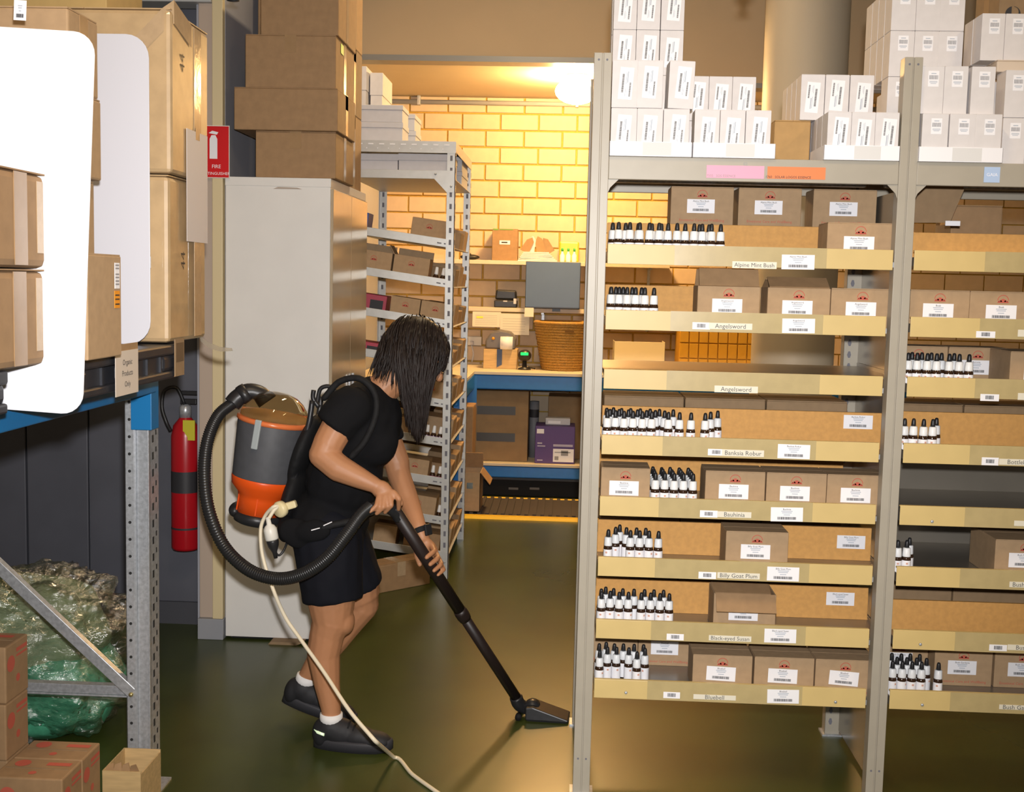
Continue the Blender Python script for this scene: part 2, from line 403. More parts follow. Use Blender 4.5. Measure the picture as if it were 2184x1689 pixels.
for bay in (0, 1):
    for i, z in enumerate(LIPZ):
        if bay == 0: a, b = PX1+.030, PX2-(.030 if i == 0 else .040)
        else: a, b = PX2+.030, PX3-.03
        zz = z if bay == 0 else z+.001
        lbl = f'cream fronted steel tray labelled {NAMES[i]}' if bay == 0 and i not in (1, 2) else \
              ['', 'cream fronted tray labelled Angelsword holding closed cartons and bottles', 'empty cream fronted steel tray labelled Angelsword'][i] if bay == 0 else \
              'cream fronted steel tray beyond the middle post, ' + ['under the plain kraft board and hanging flap', 'holding two closed cartons only', 'with bottles in front of cartons', 'labelled Bottlebrush', 'empty and dark inside', 'with three bottles by the post', 'with a tall kraft board and no bottles', 'lowest, with thirteen bottles'][i]
        yf = YS-.016; DK = .008 if (bay, i) == (0, 2) else .042
        t = thing('shelf_tray', lbl, 'shelf tray', ((a+b)/2, yf, zz-.058))
        L = t.location; TW[(bay, i)] = (a, b, zz-DK)
        G().box(a, b, yf, yf+.004, zz-.058, zz).box(a, b, yf+.004, yf+.014, zz-.004, zz).obj('front_lip', CREAM, t, bevel=.0012)
        bw = PX2+.020 if bay == 0 else b
        G().box(a, b, yf+.004, yf+.052, zz-DK-.004, zz-DK).box(a, bw, yf+.052, YR-.03, zz-DK-.004, zz-DK).box(a, a+.002, yf+.004, YR-.03, zz-DK, zz-.02).box(bw-.002, bw, yf+.065, YR-.03, zz-DK, zz-DK+.012).obj('deck', DECK, t)
        G().box(b+.0005, b+.0045, yf+.006, yf+.045, zz-.05, zz-.035).obj('runner', GALV, t)
        if bay == 0: ta, tb = PY(1433-4*i*.9, 700, yf).x, PY(1756-i*1.0, 700, yf).x
        else: ta, tb = PY(2092-7*i*.35, 700, yf).x, b-.1
        G().box(ta, tb, yf-.0006, yf, zz-.0575, zz+.0004).obj('tape_strip', LIPTAPE, t)
        def rect(px, nm, m):
            c0, c1 = PY(px[0], px[1], yf), PY(px[2], px[3], yf)
            return G().box(min(c0.x, c1.x), max(c0.x, c1.x), yf-(.0014 if nm == 'name_label' else .0011), yf-(.0007 if nm == 'name_label' else .00065), min(c0.z, c1.z)-.001, max(c0.z, c1.z)).obj(nm, m, t), (c0+c1)/2
        q = (NPX if bay == 0 else N2)[i]; nm = (NAMES if bay == 0 else NAMES2)[i]
        if q:
            lb, c = rect(q, 'name_label', CREAMLAB)
            if nm: text(nm, min(.0185, .268/max(len(nm), 1)), SOFTINK, lb, T(c.x-L.x, yf-.0017-L.y, c.z-L.z-.001))
        q = (BPX if bay == 0 else B2)[i]
        if q:
            lb, c = rect(q, 'code_label', LABEL)
            link('barcode', cached('codebar', lambda: bars(.024, .011, 12, 5).mesh('barcode', INK)), lb, T(c.x-L.x, yf-.0012-L.y, c.z-L.z))
        if bay == 0 and GPX[i]:
            c = PY(GPX[i][0]+33, GPX[i][1]+15, yf)
            label_big(t, T(c.x-L.x, yf-.0008-L.y, c.z-L.z) @ RY(random.uniform(-.02, .02)), nm)
        if i in (4, 6, 7):
            pxs = {(1, 4): [(1988, 1112)], (1, 6): [(1963, 1374)], (1, 7): [(1967, 1503)], (0, 7): [(1335, 1477), (1782, 1497)]}.get((bay, i), [])
            for q in pxs:
                c = PY(q[0], q[1], yf); G().lathe([(.005, 0), (.004, .003), (.001, .003)], 10, T(c.x, yf, c.z) @ RX(pi/2)).obj('screw', GALV, t, True)

# ---- kraft divider boards
def board(bay, i, Yb, h, x0=None, x1=None, lab=None, txt=''):
    a, b, z = TW[(bay, i)]; a = x0 if x0 is not None else a+.004; b = x1 if x1 is not None else b-.01
    nm = (NAMES if bay == 0 else NAMES2)[i] or ''
    t = thing('divider_board', txt, 'board', ((a+b)/2, Yb, z))
    G().box(a, b, Yb, Yb+.012, z, z+h).obj('panel', MDF, t, bevel=.0015)
    if lab:
        c = PY(lab[0], lab[1], Yb); c.x = min(c.x, b-.052); lb = label_big(t, T(c.x-t.location.x, -.001, c.z-z), nm, .088, .042)
    return t
board(0, 0, 3.70, .115, txt='long orange kraft divider board behind the Alpine Mint Bush bottles')
board(0, 1, 3.70, .115, x1=PY(1486, 640, 3.7).x, txt='short orange kraft divider board behind the topmost Angelsword bottles')
board(0, 3, 3.64, .112, x1=PX2+.016, lab=(1830, 900), txt='kraft divider board with stuck-on label behind the Banksia Robur bottles')
board(0, 4, 3.86, .13, txt='kraft divider board at the back of the Bauhinia tray')
board(0, 5, 3.72, .105, x1=PX2+.016, lab=(1815, 1156), txt='kraft divider board with barcode label behind the Billy Goat Plum carton')
board(0, 6, 3.72, .105, x1=PX2+.016, lab=(1792, 1277), txt='kraft divider board with barcode label behind the Black-eyed Susan carton')
board(1, 0, 3.62, .10, txt='plain kraft divider board under the hanging kraft flap')
board(1, 3, 3.68, .115, txt='kraft divider board behind the Bottlebrush bottles')
board(1, 6, 3.62, .095, txt='plain kraft divider board beyond the middle post above the thirteen bottles')

# ---- dropper bottles
def bottle_proto():
    t = thing('dropper_bottle', 'x', 'bottle')
    G().lathe([(.0122, 0), (.0136, .003), (.0136, .053), (.0126, .057), (.0095, .061), (.009, .064)], 16).obj('glass_body', GLASSB, t, True, world=False)
    G().lathe([(.0139, .005), (.0139, .0485)], 16, cap=False).obj('paper_label', LABEL, t, True, world=False)
    p = G().add([(.0141*sin(a), -.0141*cos(a), z) for a in (-.1, .12, .34) for z in (.037, .0425)], [(0, 2, 3, 1), (2, 4, 5, 3)]).obj('flower_print', mat('flower_print', (.64, .36, .28), .6), t, world=False)
    G().lathe([(.0120, .059), (.0124, .061), (.0112, .084), (.0096, .0858)], 16).obj('collar', mat('white_collar', (.80, .82, .84), .4), t, True, world=False)
    G().lathe([(.0066, .085), (.0068, .092), (.0058, .103), (.0045, .1075), (.0015, .109)], 12).obj('rubber_bulb', BLACKP, t, True, world=False)
    return t
bp = bottle_proto(); first = [True]
BYMAX = {(0, 0): 3.685, (0, 1): 3.685, (0, 3): 3.625, (0, 4): 3.84, (0, 5): 3.70, (0, 6): 3.70, (0, 7): 3.735, (1, 2): 3.70, (1, 3): 3.665, (1, 5): 3.9, (1, 7): 3.645}
BX = {(0, 4): (PY(1387.5, 1040, 3.527).x+.0145, PY(1500, 1040, 3.527).x-.0145)}      # Bauhinia bottles stand between cartons
def bottles(bay, i, rows, label):
    a, b, z = TW[(bay, i)]
    py = [520, 660, 786, 926, 1056, 1185, 1318, 1445][i]-45
    pts = [[PY(px, py, Yb).x, Yb, rn] for rn, (Yb, xs) in enumerate(rows) for px in xs]
    x0, x1 = BX.get((bay, i), (a+.0165, b-.0165)); y0, y1 = YS-.016+.018+.0145, BYMAX[(bay, i)]
    for it in range(400):          # ease neighbours apart until no two bottles share space
        moved = False
        for m in range(len(pts)):
            for n in range(m+1, len(pts)):
                p, q = pts[m], pts[n]; dx, dy = q[0]-p[0], q[1]-p[1]; d = sqrt(dx*dx+dy*dy)
                if d < .0283:
                    moved = True; k = (.0286-d)/2
                    if abs(dy) < .004: dy = .006*(1 if (n % 2) else -1); d = sqrt(dx*dx+dy*dy)
                    p[0] -= dx/d*k*.7; q[0] += dx/d*k*.7; p[1] -= dy/d*k*1.2; q[1] += dy/d*k*1.2
        for p in pts: p[0] = min(max(p[0], x0), x1); p[1] = min(max(p[1], y0), y1)
        if not moved: break
    for x, y, rn in pts:
        o = bp if first[0] else copy_tree(bp)
        first[0] = False
        o.location = (x, y, z); o.rotation_euler = (0, 0, random.uniform(-.7, .7))
        o['label'] = label+('' if len(rows) == 1 else [', in the row behind the lip', ', in the second row', ', in the third row', ', in the fourth row'][rn]); o['group'] = 'bottles '+label.split(' bottle ')[1]
YA, YBk, YC, YD = 3.535, 3.575, 3.613, 3.651
bottles(0, 0, [(YA, (1320, 1344, 1365, 1388, 1408, 1427, 1445, 1462, 1481, 1498.5, 1517, 1534.6)), (YBk, (1298, 1335, 1362, 1391, 1411, 1493, 1512))], 'amber dropper bottle on the Alpine Mint Bush tray')
bottles(0, 1, [(YA, (1304.8, 1321, 1336, 1356, 1376, 1391.5)), (YBk, (1291, 1312, 1329, 1347, 1367))], 'amber dropper bottle on the Angelsword tray beside cartons')
bottles(0, 3, [(YA, (1291, 1310.6, 1330.5, 1350, 1369, 1388.7, 1426, 1450, 1474.5, 1504.8)), (YBk, (1302, 1321.7, 1342, 1360, 1379, 1398, 1414, 1516)), (YC, (1283, 1305, 1324, 1343, 1365.5, 1387, 1406, 1436, 1531))], 'amber dropper bottle on the Banksia Robur tray')
S5 = [(1399, 1419, 1438.5, 1457, 1477.6)]
bottles(0, 4, [(YA+k*.037, [x-k*3.6 for x in S5[0]]) for k in range(4)], 'amber dropper bottle on the Bauhinia tray between cartons')
bottles(0, 5, [(YA+.02, (1297.6, 1345, 1365, 1385, 1404)), (YBk+.02, (1313, 1336, 1357.7, 1377)), (YC+.02, (1321.5,))], 'amber dropper bottle on the Billy Goat Plum tray')
bottles(0, 6, [(YA+.015, (1280.5, 1299, 1319, 1339, 1369, 1388, 1407.6, 1427)), (YBk+.015, (1270, 1288, 1306.5, 1328, 1352, 1374.5, 1394.6, 1415))], 'amber dropper bottle on the Black-eyed Susan tray')
bottles(0, 7, [(YA+.01, (1276.7, 1358.7)), (YBk+.008, (1296, 1314, 1341, 1375.5)), (YC+.008, (1270, 1289.5, 1306, 1329, 1352, 1372))], 'amber dropper bottle on the lowest tray labelled Bluebell')
bottles(1, 2, [(YA, (1941, 1957, 1978, 1998, 2026.6, 2048, 2069)), (YBk, (1948, 1967, 1987, 2009.5, 2036.5))], 'amber dropper bottle on the tray above Bottlebrush')
bottles(1, 3, [(YA, (1934, 1951, 1970, 1989)), (YBk, (1998.6,))], 'amber dropper bottle on the Bottlebrush tray')
bottles(1, 5, [(YA, (1917.7, 1932)), (YBk, (1941,))], 'amber dropper bottle of the trio by the post')
bottles(1, 7, [(YA+.01, (1905, 1926, 1947, 1967, 2003.4)), (YBk+.01, (1914, 1935, 1956, 1977)), (YC+.01, (1904, 1922.5, 1941, 1961))], 'amber dropper bottle on the Bush Gardenia tray')

# ---- essence cartons
def logo():
    g = G(); n = 14; ro, ri = .0165, .0145
    pts = [(ro*cos(pi*k/n), ro*sin(pi*k/n)) for k in range(n+1)]+[(ri*cos(pi*k/n), ri*sin(pi*k/n)) for k in range(n, -1, -1)]
    for k in range(n):
        a, b = pi*k/n, pi*(k+1)/n
        g.add([(ro*cos(a), 0, ro*sin(a)), (ri*cos(a), 0, ri*sin(a)), (ri*cos(b), 0, ri*sin(b)), (ro*cos(b), 0, ro*sin(b))], [(0, 3, 2, 1)])
    for cx, r in ((-.008, .0055), (0, .009), (.008, .0055), (-.013, .003), (.013, .003)):
        m = 10; g.add([(cx, 0, -.006)]+[(cx+r*cos(pi*k/m), 0, -.005+r*1.1*sin(pi*k/m)) for k in range(m+1)], [(0, k+1, k+2) for k in range(m)])
    g.box(-.016, .016, -.0001, 0, -.007, -.004)
    return g.mesh('logo_print', REDINK)
CW, CH, CD = .187, .118, .13
def essence(bay, i, x, Y, name, label, lift=0, wd=CW, d=CD, rz=0, flap=None, group=None, lz=None, lx=0, slogan=True, h=CH, lrot=0, zabs=None, haslabel=True):
    z = TW[(bay, i)][2]+lift if zabs is None else zabs
    t = thing('essence_carton', label, 'carton', (x, Y, z), (0, 0, rz), group)
    def body():
        g = G()
        if flap is None: g.box(-wd/2, wd/2, 0, d, 0, h)
        else: g.box(-wd/2, wd/2, 0, .004, 0, h).box(-wd/2, wd/2, d-.004, d, 0, h).box(-wd/2, -wd/2+.004, .004, d-.004, 0, h).box(wd/2-.004, wd/2, .004, d-.004, 0, h).box(-wd/2, wd/2, 0, d, 0, .004)
        return g.mesh('body', KRAFT_G)
    o = link('body', cached(('ec', wd, d, h, flap is None), body), t); bev(o, .002)
    if flap is None:
        for s in (0, 1): link('flap', cached(('ecf', wd, d, s), lambda: G().box(-wd/2+.001, wd/2-.001, .001 if s == 0 else d/2+.001, d/2-.001 if s == 0 else d-.001, 0, .0025).mesh('flap', KRAFT_G)), t, T(0, 0, h))
    else:
        for ang, yy, sgn in flap:
            g = G().box(-wd/2+.004, wd/2-.004, 0, sgn*.06 if sgn > 0 else 0, 0, .003) if sgn > 0 else G().box(-wd/2+.004, wd/2-.004, -.06, 0, 0, .003)
            link('flap', g.mesh('flap', KRAFT), t, T(0, yy*d, h) @ RX(ang))
    link('logo_print', cached('logo', logo), t, T(lx, -.0006, h*.80 if lz is None else h*lz))
    if slogan: text('Emotional Care and WellBeing', .0115, REDINK, t, T(0, -.0006, h*.12), 'slogan_print')
    if haslabel: label_big(t, T(lx-.004, -.0002, h*.50) @ RY(lrot), name, .088, .044)
    return t
def exc(px0, px1, py, Y): return (PY(px0, py, Y).x+PY(px1, py, Y).x)/2
g1 = 'spare cartons above the Alpine Mint Bush board'
for k, (a, b) in enumerate(((1433, 1562), (1576, 1708), (1738, 1866))):
    essence(0, 0, exc(a, b, 440, 3.86), 3.86, NAMES[0], ['essence carton above the Alpine Mint Bush board, next to the bare brick gap', 'essence carton above the Alpine Mint Bush board, in the middle of three', 'essence carton above the Alpine Mint Bush board, next to the middle post'][k], lift=.122, wd=.20, group=g1)
    essence(0, 0, exc(a, b, 440, 3.86), 3.86, NAMES[0], 'lower essence carton hidden behind the Alpine Mint Bush board', wd=.20, group='cartons hidden behind the Alpine Mint Bush board')
essence(0, 0, exc(1765, 1903, 510, YA), YA-.008, NAMES[0], 'essence carton standing on the Alpine Mint Bush tray in front of the board', wd=.193)
g2 = 'cartons on the topmost Angelsword tray'
for k, (a, b) in enumerate(((1487, 1620), (1636, 1770), (1774, 1903))):
    essence(0, 1, exc(a, b, 640, YA), YA-.008, NAMES[1], ['essence carton on the Angelsword tray with both flaps raised', 'essence carton on the Angelsword tray, middle of three', 'essence carton on the Angelsword tray touching the middle post'][k], wd=.183, flap=[((1.0, .0, 1), (-.95, 1, -1)), ((.5, 0, 1), (-.4, 1, -1)), None][k] if k < 2 else None, group=g2, slogan=False)
g3 = 'cartons on the Bauhinia tray'
for k, (a, b) in enumerate(((1277, 1386), (1502, 1632), (1633, 1762), (1764, 1878))):
    xl0 = TW[(0, 4)][0]+.003; xr0 = PY(1386, 1040, YA-.008).x
    x = exc(a, b, 1040, YA) if k else (xl0+xr0)/2
    if k == 3: x = exc(1633, 1762, 1040, YA)+.1795
    essence(0, 4, x, YA-.008, NAMES[4], ['essence carton on the Bauhinia tray on the aisle side of the bottles', 'essence carton on the Bauhinia tray next to the bottles toward the middle post', 'essence carton on the Bauhinia tray between two other cartons', 'essence carton on the Bauhinia tray at the middle post'][k], group=g3, slogan=False, wd=.178 if k else xr0-xl0)
essence(0, 5, exc(1547, 1680, 1190, YA), YA, NAMES[5], 'single closed essence carton on the Billy Goat Plum tray', slogan=False)
essence(0, 6, exc(1522, 1654, 1310, YA), YA, NAMES[6], 'essence carton with open flap on the Black-eyed Susan tray', flap=((-2.0+pi*0, 0, -1),) and ((.9, 0, -1), (.3, 1, -1)), slogan=False)
g4 = 'cartons in front on the Bluebell tray'
for k, (a, b) in enumerate(((1475, 1605), (1606, 1737), (1738, 1866))):
    essence(0, 7, exc(a, b, 1430, YA), YA-.008, NAMES[7], ['essence carton on the Bluebell tray next to the bare deck', 'essence carton on the Bluebell tray, middle of the front three', 'essence carton on the Bluebell tray at the middle post'][k], group=g4, lrot=[.03, .02, .06][k], wd=.18, h=.11)
essence(0, 7, exc(1372, 1467, 1400, 3.75), 3.75, NAMES[7], 'essence carton at the back of the Bluebell tray behind the bare deck', wd=.178)
bl0 = TW[(0, 7)][0]+.003; bl1 = exc(1372, 1467, 1400, 3.75)-.0905
essence(0, 7, (bl0+bl1)/2, 3.75, NAMES[7], 'essence carton at the back of the Bluebell tray behind the bottles', wd=bl1-bl0, haslabel=False)
essence(1, 1, exc(1942, 2062, 660, YA)+.0, YA-.008, 'Boab', 'essence carton labelled Boab beside the middle post', wd=.172, slogan=False)
essence(1, 1, PY(2065, 660, YA).x+.096, YA-.008, 'Boab', 'essence carton labelled Boab farther from the middle post', wd=.19, slogan=False)
essence(1, 2, exc(1895, 2020, 790, 3.72), 3.72, 'Boronia', 'essence carton behind the bottles at the middle post, above the Bottlebrush board', wd=.178, haslabel=False)
essence(1, 2, exc(2022, 2118, 790, 3.72)+.02, 3.72, 'Boronia', 'labelled essence carton behind the bottles, above the Bottlebrush board', wd=.178)
essence(1, 2, PY(2153, 790, YA).x+.09, YA, 'Boronia', 'front essence carton beside the bottles above the Bottlebrush board', wd=.178, d=.175)
essence(1, 5, PY(2121, 1190, YA).x+.09, YA, 'Bush Fuchsia', 'essence carton on the tray with three bottles', wd=.178, d=.22, slogan=False)
gx = PY(1993, 1420, 3.66).x
essence(1, 7, gx-.0915, 3.72, 'Bush Gardenia', 'essence carton behind the Bush Gardenia bottles at the middle post', wd=.178)
essence(1, 7, gx+.089, 3.66, 'Bush Gardenia', 'essence carton behind the single Bush Gardenia bottle', wd=.178)
essence(1, 7, PY(2120, 1420, 3.66).x+.091, 3.66, 'Bush Gardenia', 'essence carton farthest from the middle post on the Bush Gardenia tray', wd=.178)

# ---- plain cartons (front-bottom-centre origin)
def carton(name, label, x, y, z, wd, d, h, rz=0, m=None, tape=True, cat='carton', group=None, rot=None, front_tape=False, bevw=.004, side_tape=False):
    m = m or KRAFT
    t = thing(name, label, cat, (x, y, z), rot or (0, 0, rz), group)
    o = link('body', G().box(-wd/2, wd/2, 0, d, 0, h-.003).mesh('body', m), t); bev(o, bevw)
    g = .0015
    long_x = wd >= d
    for s in (0, 1):
        q = G().box(-wd/2+g, wd/2-g, g if s == 0 else d/2+g, d/2-g if s == 0 else d-g, h-.003, h) if long_x else G().box(-wd/2+g if s == 0 else g, -g if s == 0 else wd/2-g, g, d-g, h-.003, h)
        link('flap', q.mesh('flap', m), t)
    if tape:
        if long_x: q = G().box(-wd/2-.0006, wd/2+.0006, d/2-.024, d/2+.024, h, h+.0006).box(-wd/2-.0012, -wd/2-.0004, d/2-.024, d/2+.024, h-.06, h+.0006).box(wd/2+.0004, wd/2+.0012, d/2-.024, d/2+.024, h-.06, h+.0006)
        else: q = G().box(-.024, .024, -.0006, d+.0006, h, h+.0006).box(-.024, .024, -.0012, -.0004, h-.07, h+.0006)
        link('tape', q.mesh('tape', TAPE), t)
    if front_tape: link('tape', G().box(-.024, .024, -.0012, -.0003, .01, h).mesh('tape', TAPE), t)
    if side_tape: link('tape', G().box(wd/2+.0003, wd/2+.0012, d/2-.024, d/2+.024, .004, h).mesh('tape', CTAPE), t)
    return t
# stored cartons behind the boards
sets = [(0, 2, 3), (0, 3, 3), (0, 4, 2), (0, 5, 3), (0, 6, 3)]
for k, (bay, i, n) in enumerate(((0, 3, 3), (0, 5, 3), (0, 6, 3), (1, 6, 3), (1, 3, 3))):
    a, b, z = TW[(bay, i)]
    wd = (b-a-.03)/n
    for j in range(n):
        carton('spare_carton', 'plain kraft carton stored behind the ' + (['Banksia Robur', 'Billy Goat Plum', 'Black-eyed Susan', 'bottleless', 'Bottlebrush'][k]) + ' board'+[', toward the aisle', ', middle of three', ', away from the aisle'][j], a+.012+wd*(j+.5), 3.80, z, wd-.004, .2, .128 if i != 6 else .122, m=KRAFT_D, tape=False, group='spare cartons behind ' + ['Banksia Robur', 'Billy Goat Plum', 'Black-eyed Susan', 'bottleless', 'Bottlebrush'][k] + ' board')
for x, y0, h, l in ((PY(1990, 430, 3.8).x-.02, 3.74, .26, 'kraft flap board leaning above the plain divider board beside the middle post'),):
    t = thing('kraft_flap', l, 'flap', (x, y0, TW[(1, 0)][2]))
    p = [PY(1935, 475, y0), PY(2026, 475, y0), PY(2056, 405, y0), PY(2054, 392, y0), PY(2045, 387, y0), PY(1935, 387, y0)]
    G().prism([(q.x, q.z) for q in p], y0, y0+.005).obj('panel', KRAFT_D, t)
carton('kraft_box', 'light kraft box seen between the hanging flap and the brick wall', PY(2085, 440, 3.85).x, 3.85, TW[(1, 0)][2], .16, .16, .2, m=KRAFT)
t = thing('white_tag', 'small white tag on top of the plain divider board', 'tag', PY(2032, 476, 3.625))
G().box(-.022, .022, -.002, .002, -.008, .007).obj('card', LABEL, t, world=False, bevel=.001)

# ---- white cartons on top
def white_label_a():
    g = G().box(-.0195, .0195, -.0005, 0, -.045, .045); return g.mesh('label', LABEL)
def white_print_a():
    g = G(); r = random.Random(3)
    for (x0, x1, z0, z1) in ((-.012, -.006, -.026, .026), (.010, .0145, -.036, .002)):
        z = z0
        while z < z1: h = r.uniform(.0010, .0022); g.box(x0, x1, -.0008, -.0005, z, z+h); z += h+r.uniform(.0005, .0009)
    return g.mesh('barcode', SOFTINK)
def white_small_a():
    g = G().box(-.0005, .0010, -.0008, -.0005, -.002, .032).box(.0025, .0055, -.0008, -.0005, .002, .034).box(-.001, .0002, -.0008, -.0005, -.036, -.012).box(.002, .003, -.0008, -.0005, -.034, -.016)
    return g.mesh('small_print', BLUEINK)
WW, WH, WD = .0745, .1345, .075
def white_box(x, y, z, label, group, kind='a', wd=WW, d=WD, rz=0, lab=True, flip=False, tilt=0):
    t = thing('white_carton', label, 'carton', (x, y, z), (0, tilt, rz), group)
    o = link('body', cached(('wb', wd, d), lambda: G().box(-wd/2, wd/2, 0, d, 0, WH-.001).mesh('body', WCARD)), t); bev(o, .0012)
    link('lid_flap', cached(('wf', wd, d), lambda: G().box(-wd/2+.001, wd/2-.001, .001, d-.001, WH-.001, WH).mesh('lid_flap', WCARD)), t)
    if lab and kind == 'a':
        f = RY(pi) if flip else Matrix.Identity(4)
        l = link('label', cached('wla', white_label_a), t, T(.002+random.uniform(-.003, .003), -.0002, WH*.53+random.uniform(-.006, .003)) @ RY(radians(4)) @ f)
        link('barcode', cached('wpa', white_print_a), l); link('small_print', cached('wsa', white_small_a), l)
    elif lab:
        l = link('label', cached('wlb', lambda: G().box(-.015, .015, -.0004, 0, -.022, .022).mesh('label', LABEL)), t, T(.003, -.0002, WH*.73))
        link('barcode', cached('wpb', lambda: bars(.0245, .0115, 13, 4).mesh('barcode', GREYINK)), l, T(0, -.0003, .004))
        link('small_print', cached('wsb', lambda: G().box(-.011, .011, -.0007, -.0004, -.008, -.0065).box(-.011, .011, -.0007, -.0004, -.011, -.0095).box(-.008, .008, -.0007, -.0004, -.014, -.0125).box(-.007, .007, -.0007, -.0004, .0135, .016).mesh('small_print', BLUEINK)), l)
    return t
def white_tray(px0, px1, py, label, d=.1, h=.042, patch=True):
    x0, x1 = PY(px0, py, YS-.02).x, PY(px1, py, YS-.02).x; y = YS-.02
    t = thing('white_tray', label, 'tray', ((x0+x1)/2, y, ZB))
    G().box(x0, x1, y, y+.002, ZB, ZB+h).box(x0, x0+.002, y, y+.2, ZB, ZB+h).box(x1-.002, x1, y, y+.2, ZB, ZB+h).box(x0, x1, y, y+.2, ZB, ZB+.0015).obj('tray_body', LABEL, t, bevel=.0008)
    if patch: G().box(x0+.4*(x1-x0), x0+.75*(x1-x0), y-.0006, y, ZB+.003, ZB+h-.002).obj('clear_tape', mat('white_tape', (.72, .72, .72), .12), t)
white_tray(1300, 1476, 320, 'white card tray at the aisle end of the top shelf')
white_tray(1477.5, 1654, 322, 'white card tray of three cartons next to the aisle end tray')
white_tray(1757, 1919, 330, 'white card tray of three cartons against the middle post', patch=True)
white_tray(1959, 2139, 332, 'white card tray of cartons beyond the middle post')
z1 = ZB+.0018; z2 = z1+WH+.001; z3 = z2+WH+.001; z4 = z3+WH+.001
def row(pxs, py, Y, z, label, group, kind='a', **k):
    for n, (a, b) in enumerate(pxs):
        m_ = len(pxs)
        suf = [', toward the aisle', ', middle of three', ', toward the middle post'] if kind == 'a' else [', toward the middle post', ', middle of three', ', away from the middle post']
        if pxs[0][0] > 2060: suf = [', toward the other white cartons', '', ', away from the other white cartons']
        x = exc(a, b, py, Y); white_box(x, Y, z, label+suf[n if m_ == 3 else n*2], group, kind, **k)
ya = YS-.015
row(((1303, 1358), (1359, 1413), (1415, 1470)), 270, ya, z1, 'white barcode carton in the aisle end tray', 'white cartons in the aisle end tray', wd=.0742)
row(((1480.5, 1535.5), (1535, 1590), (1590, 1645)), 270, ya, z1, 'white barcode carton in the second white tray', 'white cartons in the second tray', wd=.0715)
row(((1305, 1360), (1360, 1413)), 180, ya, z2, 'white carton stacked on the aisle end tray, front pair', 'white cartons stacked on the aisle end tray', wd=.073)
white_box(exc(1424, 1481, 190, ya), ya+.002, z2, 'single tilted white carton stacked on the aisle end tray cartons', None, wd=.073, tilt=radians(1.2), rz=.05)
yb = 3.72
for lv, (z, nm) in enumerate(((z1, 'lowest'), (z2, 'second'), (z3, 'third'), (z4, 'topmost'))):
    row(((1307, 1356), (1357, 1406), (1408, 1457)), 100, yb, z, f'white carton in the tall rear stack near the aisle, {nm} layer', f'rear stack {nm} layer', wd=.0705)
for k in (1, 2):
    for z in (z3, z4): white_box(exc(1307, 1356, 100, yb), yb+k*.08, z, 'white carton deep behind the tall rear stack', 'deep cartons of the rear stack', lab=False)
row(((1463, 1510), (1512, 1561), (1562, 1611)), 210, yb, z1, 'white carton under the trio beside the tall rear stack', 'under the trio', wd=.0705)
row(((1463, 1510), (1512, 1561), (1562, 1611)), 210, yb, z2, 'white carton in the trio beside the tall rear stack', 'trio beside the rear stack', flip=True, wd=.0705)
row(((1765, 1815), (1816, 1866), (1867, 1917)), 280, ya, z1, 'white carton in the tray against the middle post', 'white cartons in the middle post tray', flip=True, wd=.0668)
for cpx, cn in (((1765, 1815), 'aisle side'), ((1816, 1866), 'middle'), ((1867, 1917), 'post side')):
    for k in (1, 2, 3): white_box(exc(*cpx, 280, ya), ya+k*.077, z1, f'white carton lined up deep in the middle post tray, {cn} line', 'deep cartons in the middle post tray', lab=False, wd=.0668)
yc = 3.66
row(((1708, 1757), (1760, 1809), (1812, 1862)), 220, yc, z2, 'white carton raised on the row behind the middle post tray', 'raised row behind the middle post tray', flip=True, wd=.0705)
for k in (1, 2, 3): white_box(exc(1708, 1757, 220, yc), yc+k*.079, z2, 'white carton deep in the raised row behind the middle post tray', 'deep cartons of the raised row', lab=False, wd=.0705)
c = carton('kraft_box', 'low kraft carton under the raised white cartons on the top shelf', (PY(1650, 320, yc).x+PY(1757, 330, YS-.02).x-.002)/2, yc+.004, ZB, PY(1757, 330, YS-.02).x-.002-PY(1650, 320, yc).x, .33, z2-ZB-.001, m=mat('kraft_orange', (.46, .28, .11), .75, noise=.1, nscale=30), tape=False)
white_box(exc(1893, 1925, 215, 3.8), 3.80, z2-.03, 'grey shadowed white carton just behind the middle post', None, wd=.075)
carton('kraft_box', 'kraft box wrapped in glossy tape behind the middle post', exc(1868, 1925, 215, 3.8)+.01, 3.79, ZB, .1, .18, .105, m=KRAFT)
row(((1966, 2023), (2026, 2080), (2081, 2136)), 280, ya, z1, 'white carton in the tray beyond the middle post', 'white cartons in the tray beyond the post', 'b', wd=.0735)
row(((1964, 2010), (2013, 2063), (2069, 2123)), 200, ya+.02, z2, 'white carton stacked on the tray beyond the middle post', 'second layer beyond the post', 'b', wd=.0665)
yd = 3.68
for z, nm in ((z3, 'under'), (z4, 'top')):
    row(((1902, 1950), (1954, 2003), (2006, 2054)), 60, yd, z, f'white carton in rear stack beyond the post, {nm} layer', f'rear stack beyond the post {nm}', 'b', wd=.072)
    for k in (1, 2, 3): white_box(exc(1902, 1950, 60, yd), yd+k*.079, z, 'white carton deep in the rear stack beyond the middle post', 'deep cartons beyond the post', lab=False, wd=.072)
for z in (z1, z2):
    row(((1902, 1950), (1954, 2003), (2006, 2054)), 60, yd, z, 'white carton low in the rear stack beyond the post', 'rear stack low layers', 'b', wd=.072)
ye = 3.60
for z, nm in ((z1, 'lowest'), (z2, 'second')):
    row(((2139, 2185), (2188, 2236)), 300, ye-.06, z, f'white carton under the mailing carton, {nm} layer', f'column {nm} layer', 'b', wd=.066)
carton('kraft_box', 'flat cream carton between the white cartons below the mailing carton', exc(2120, 2210, 178, ye), ye-.02, z3, .125, .12, .035, m=mat('cream_card', (.62, .52, .42), .7), tape=False)
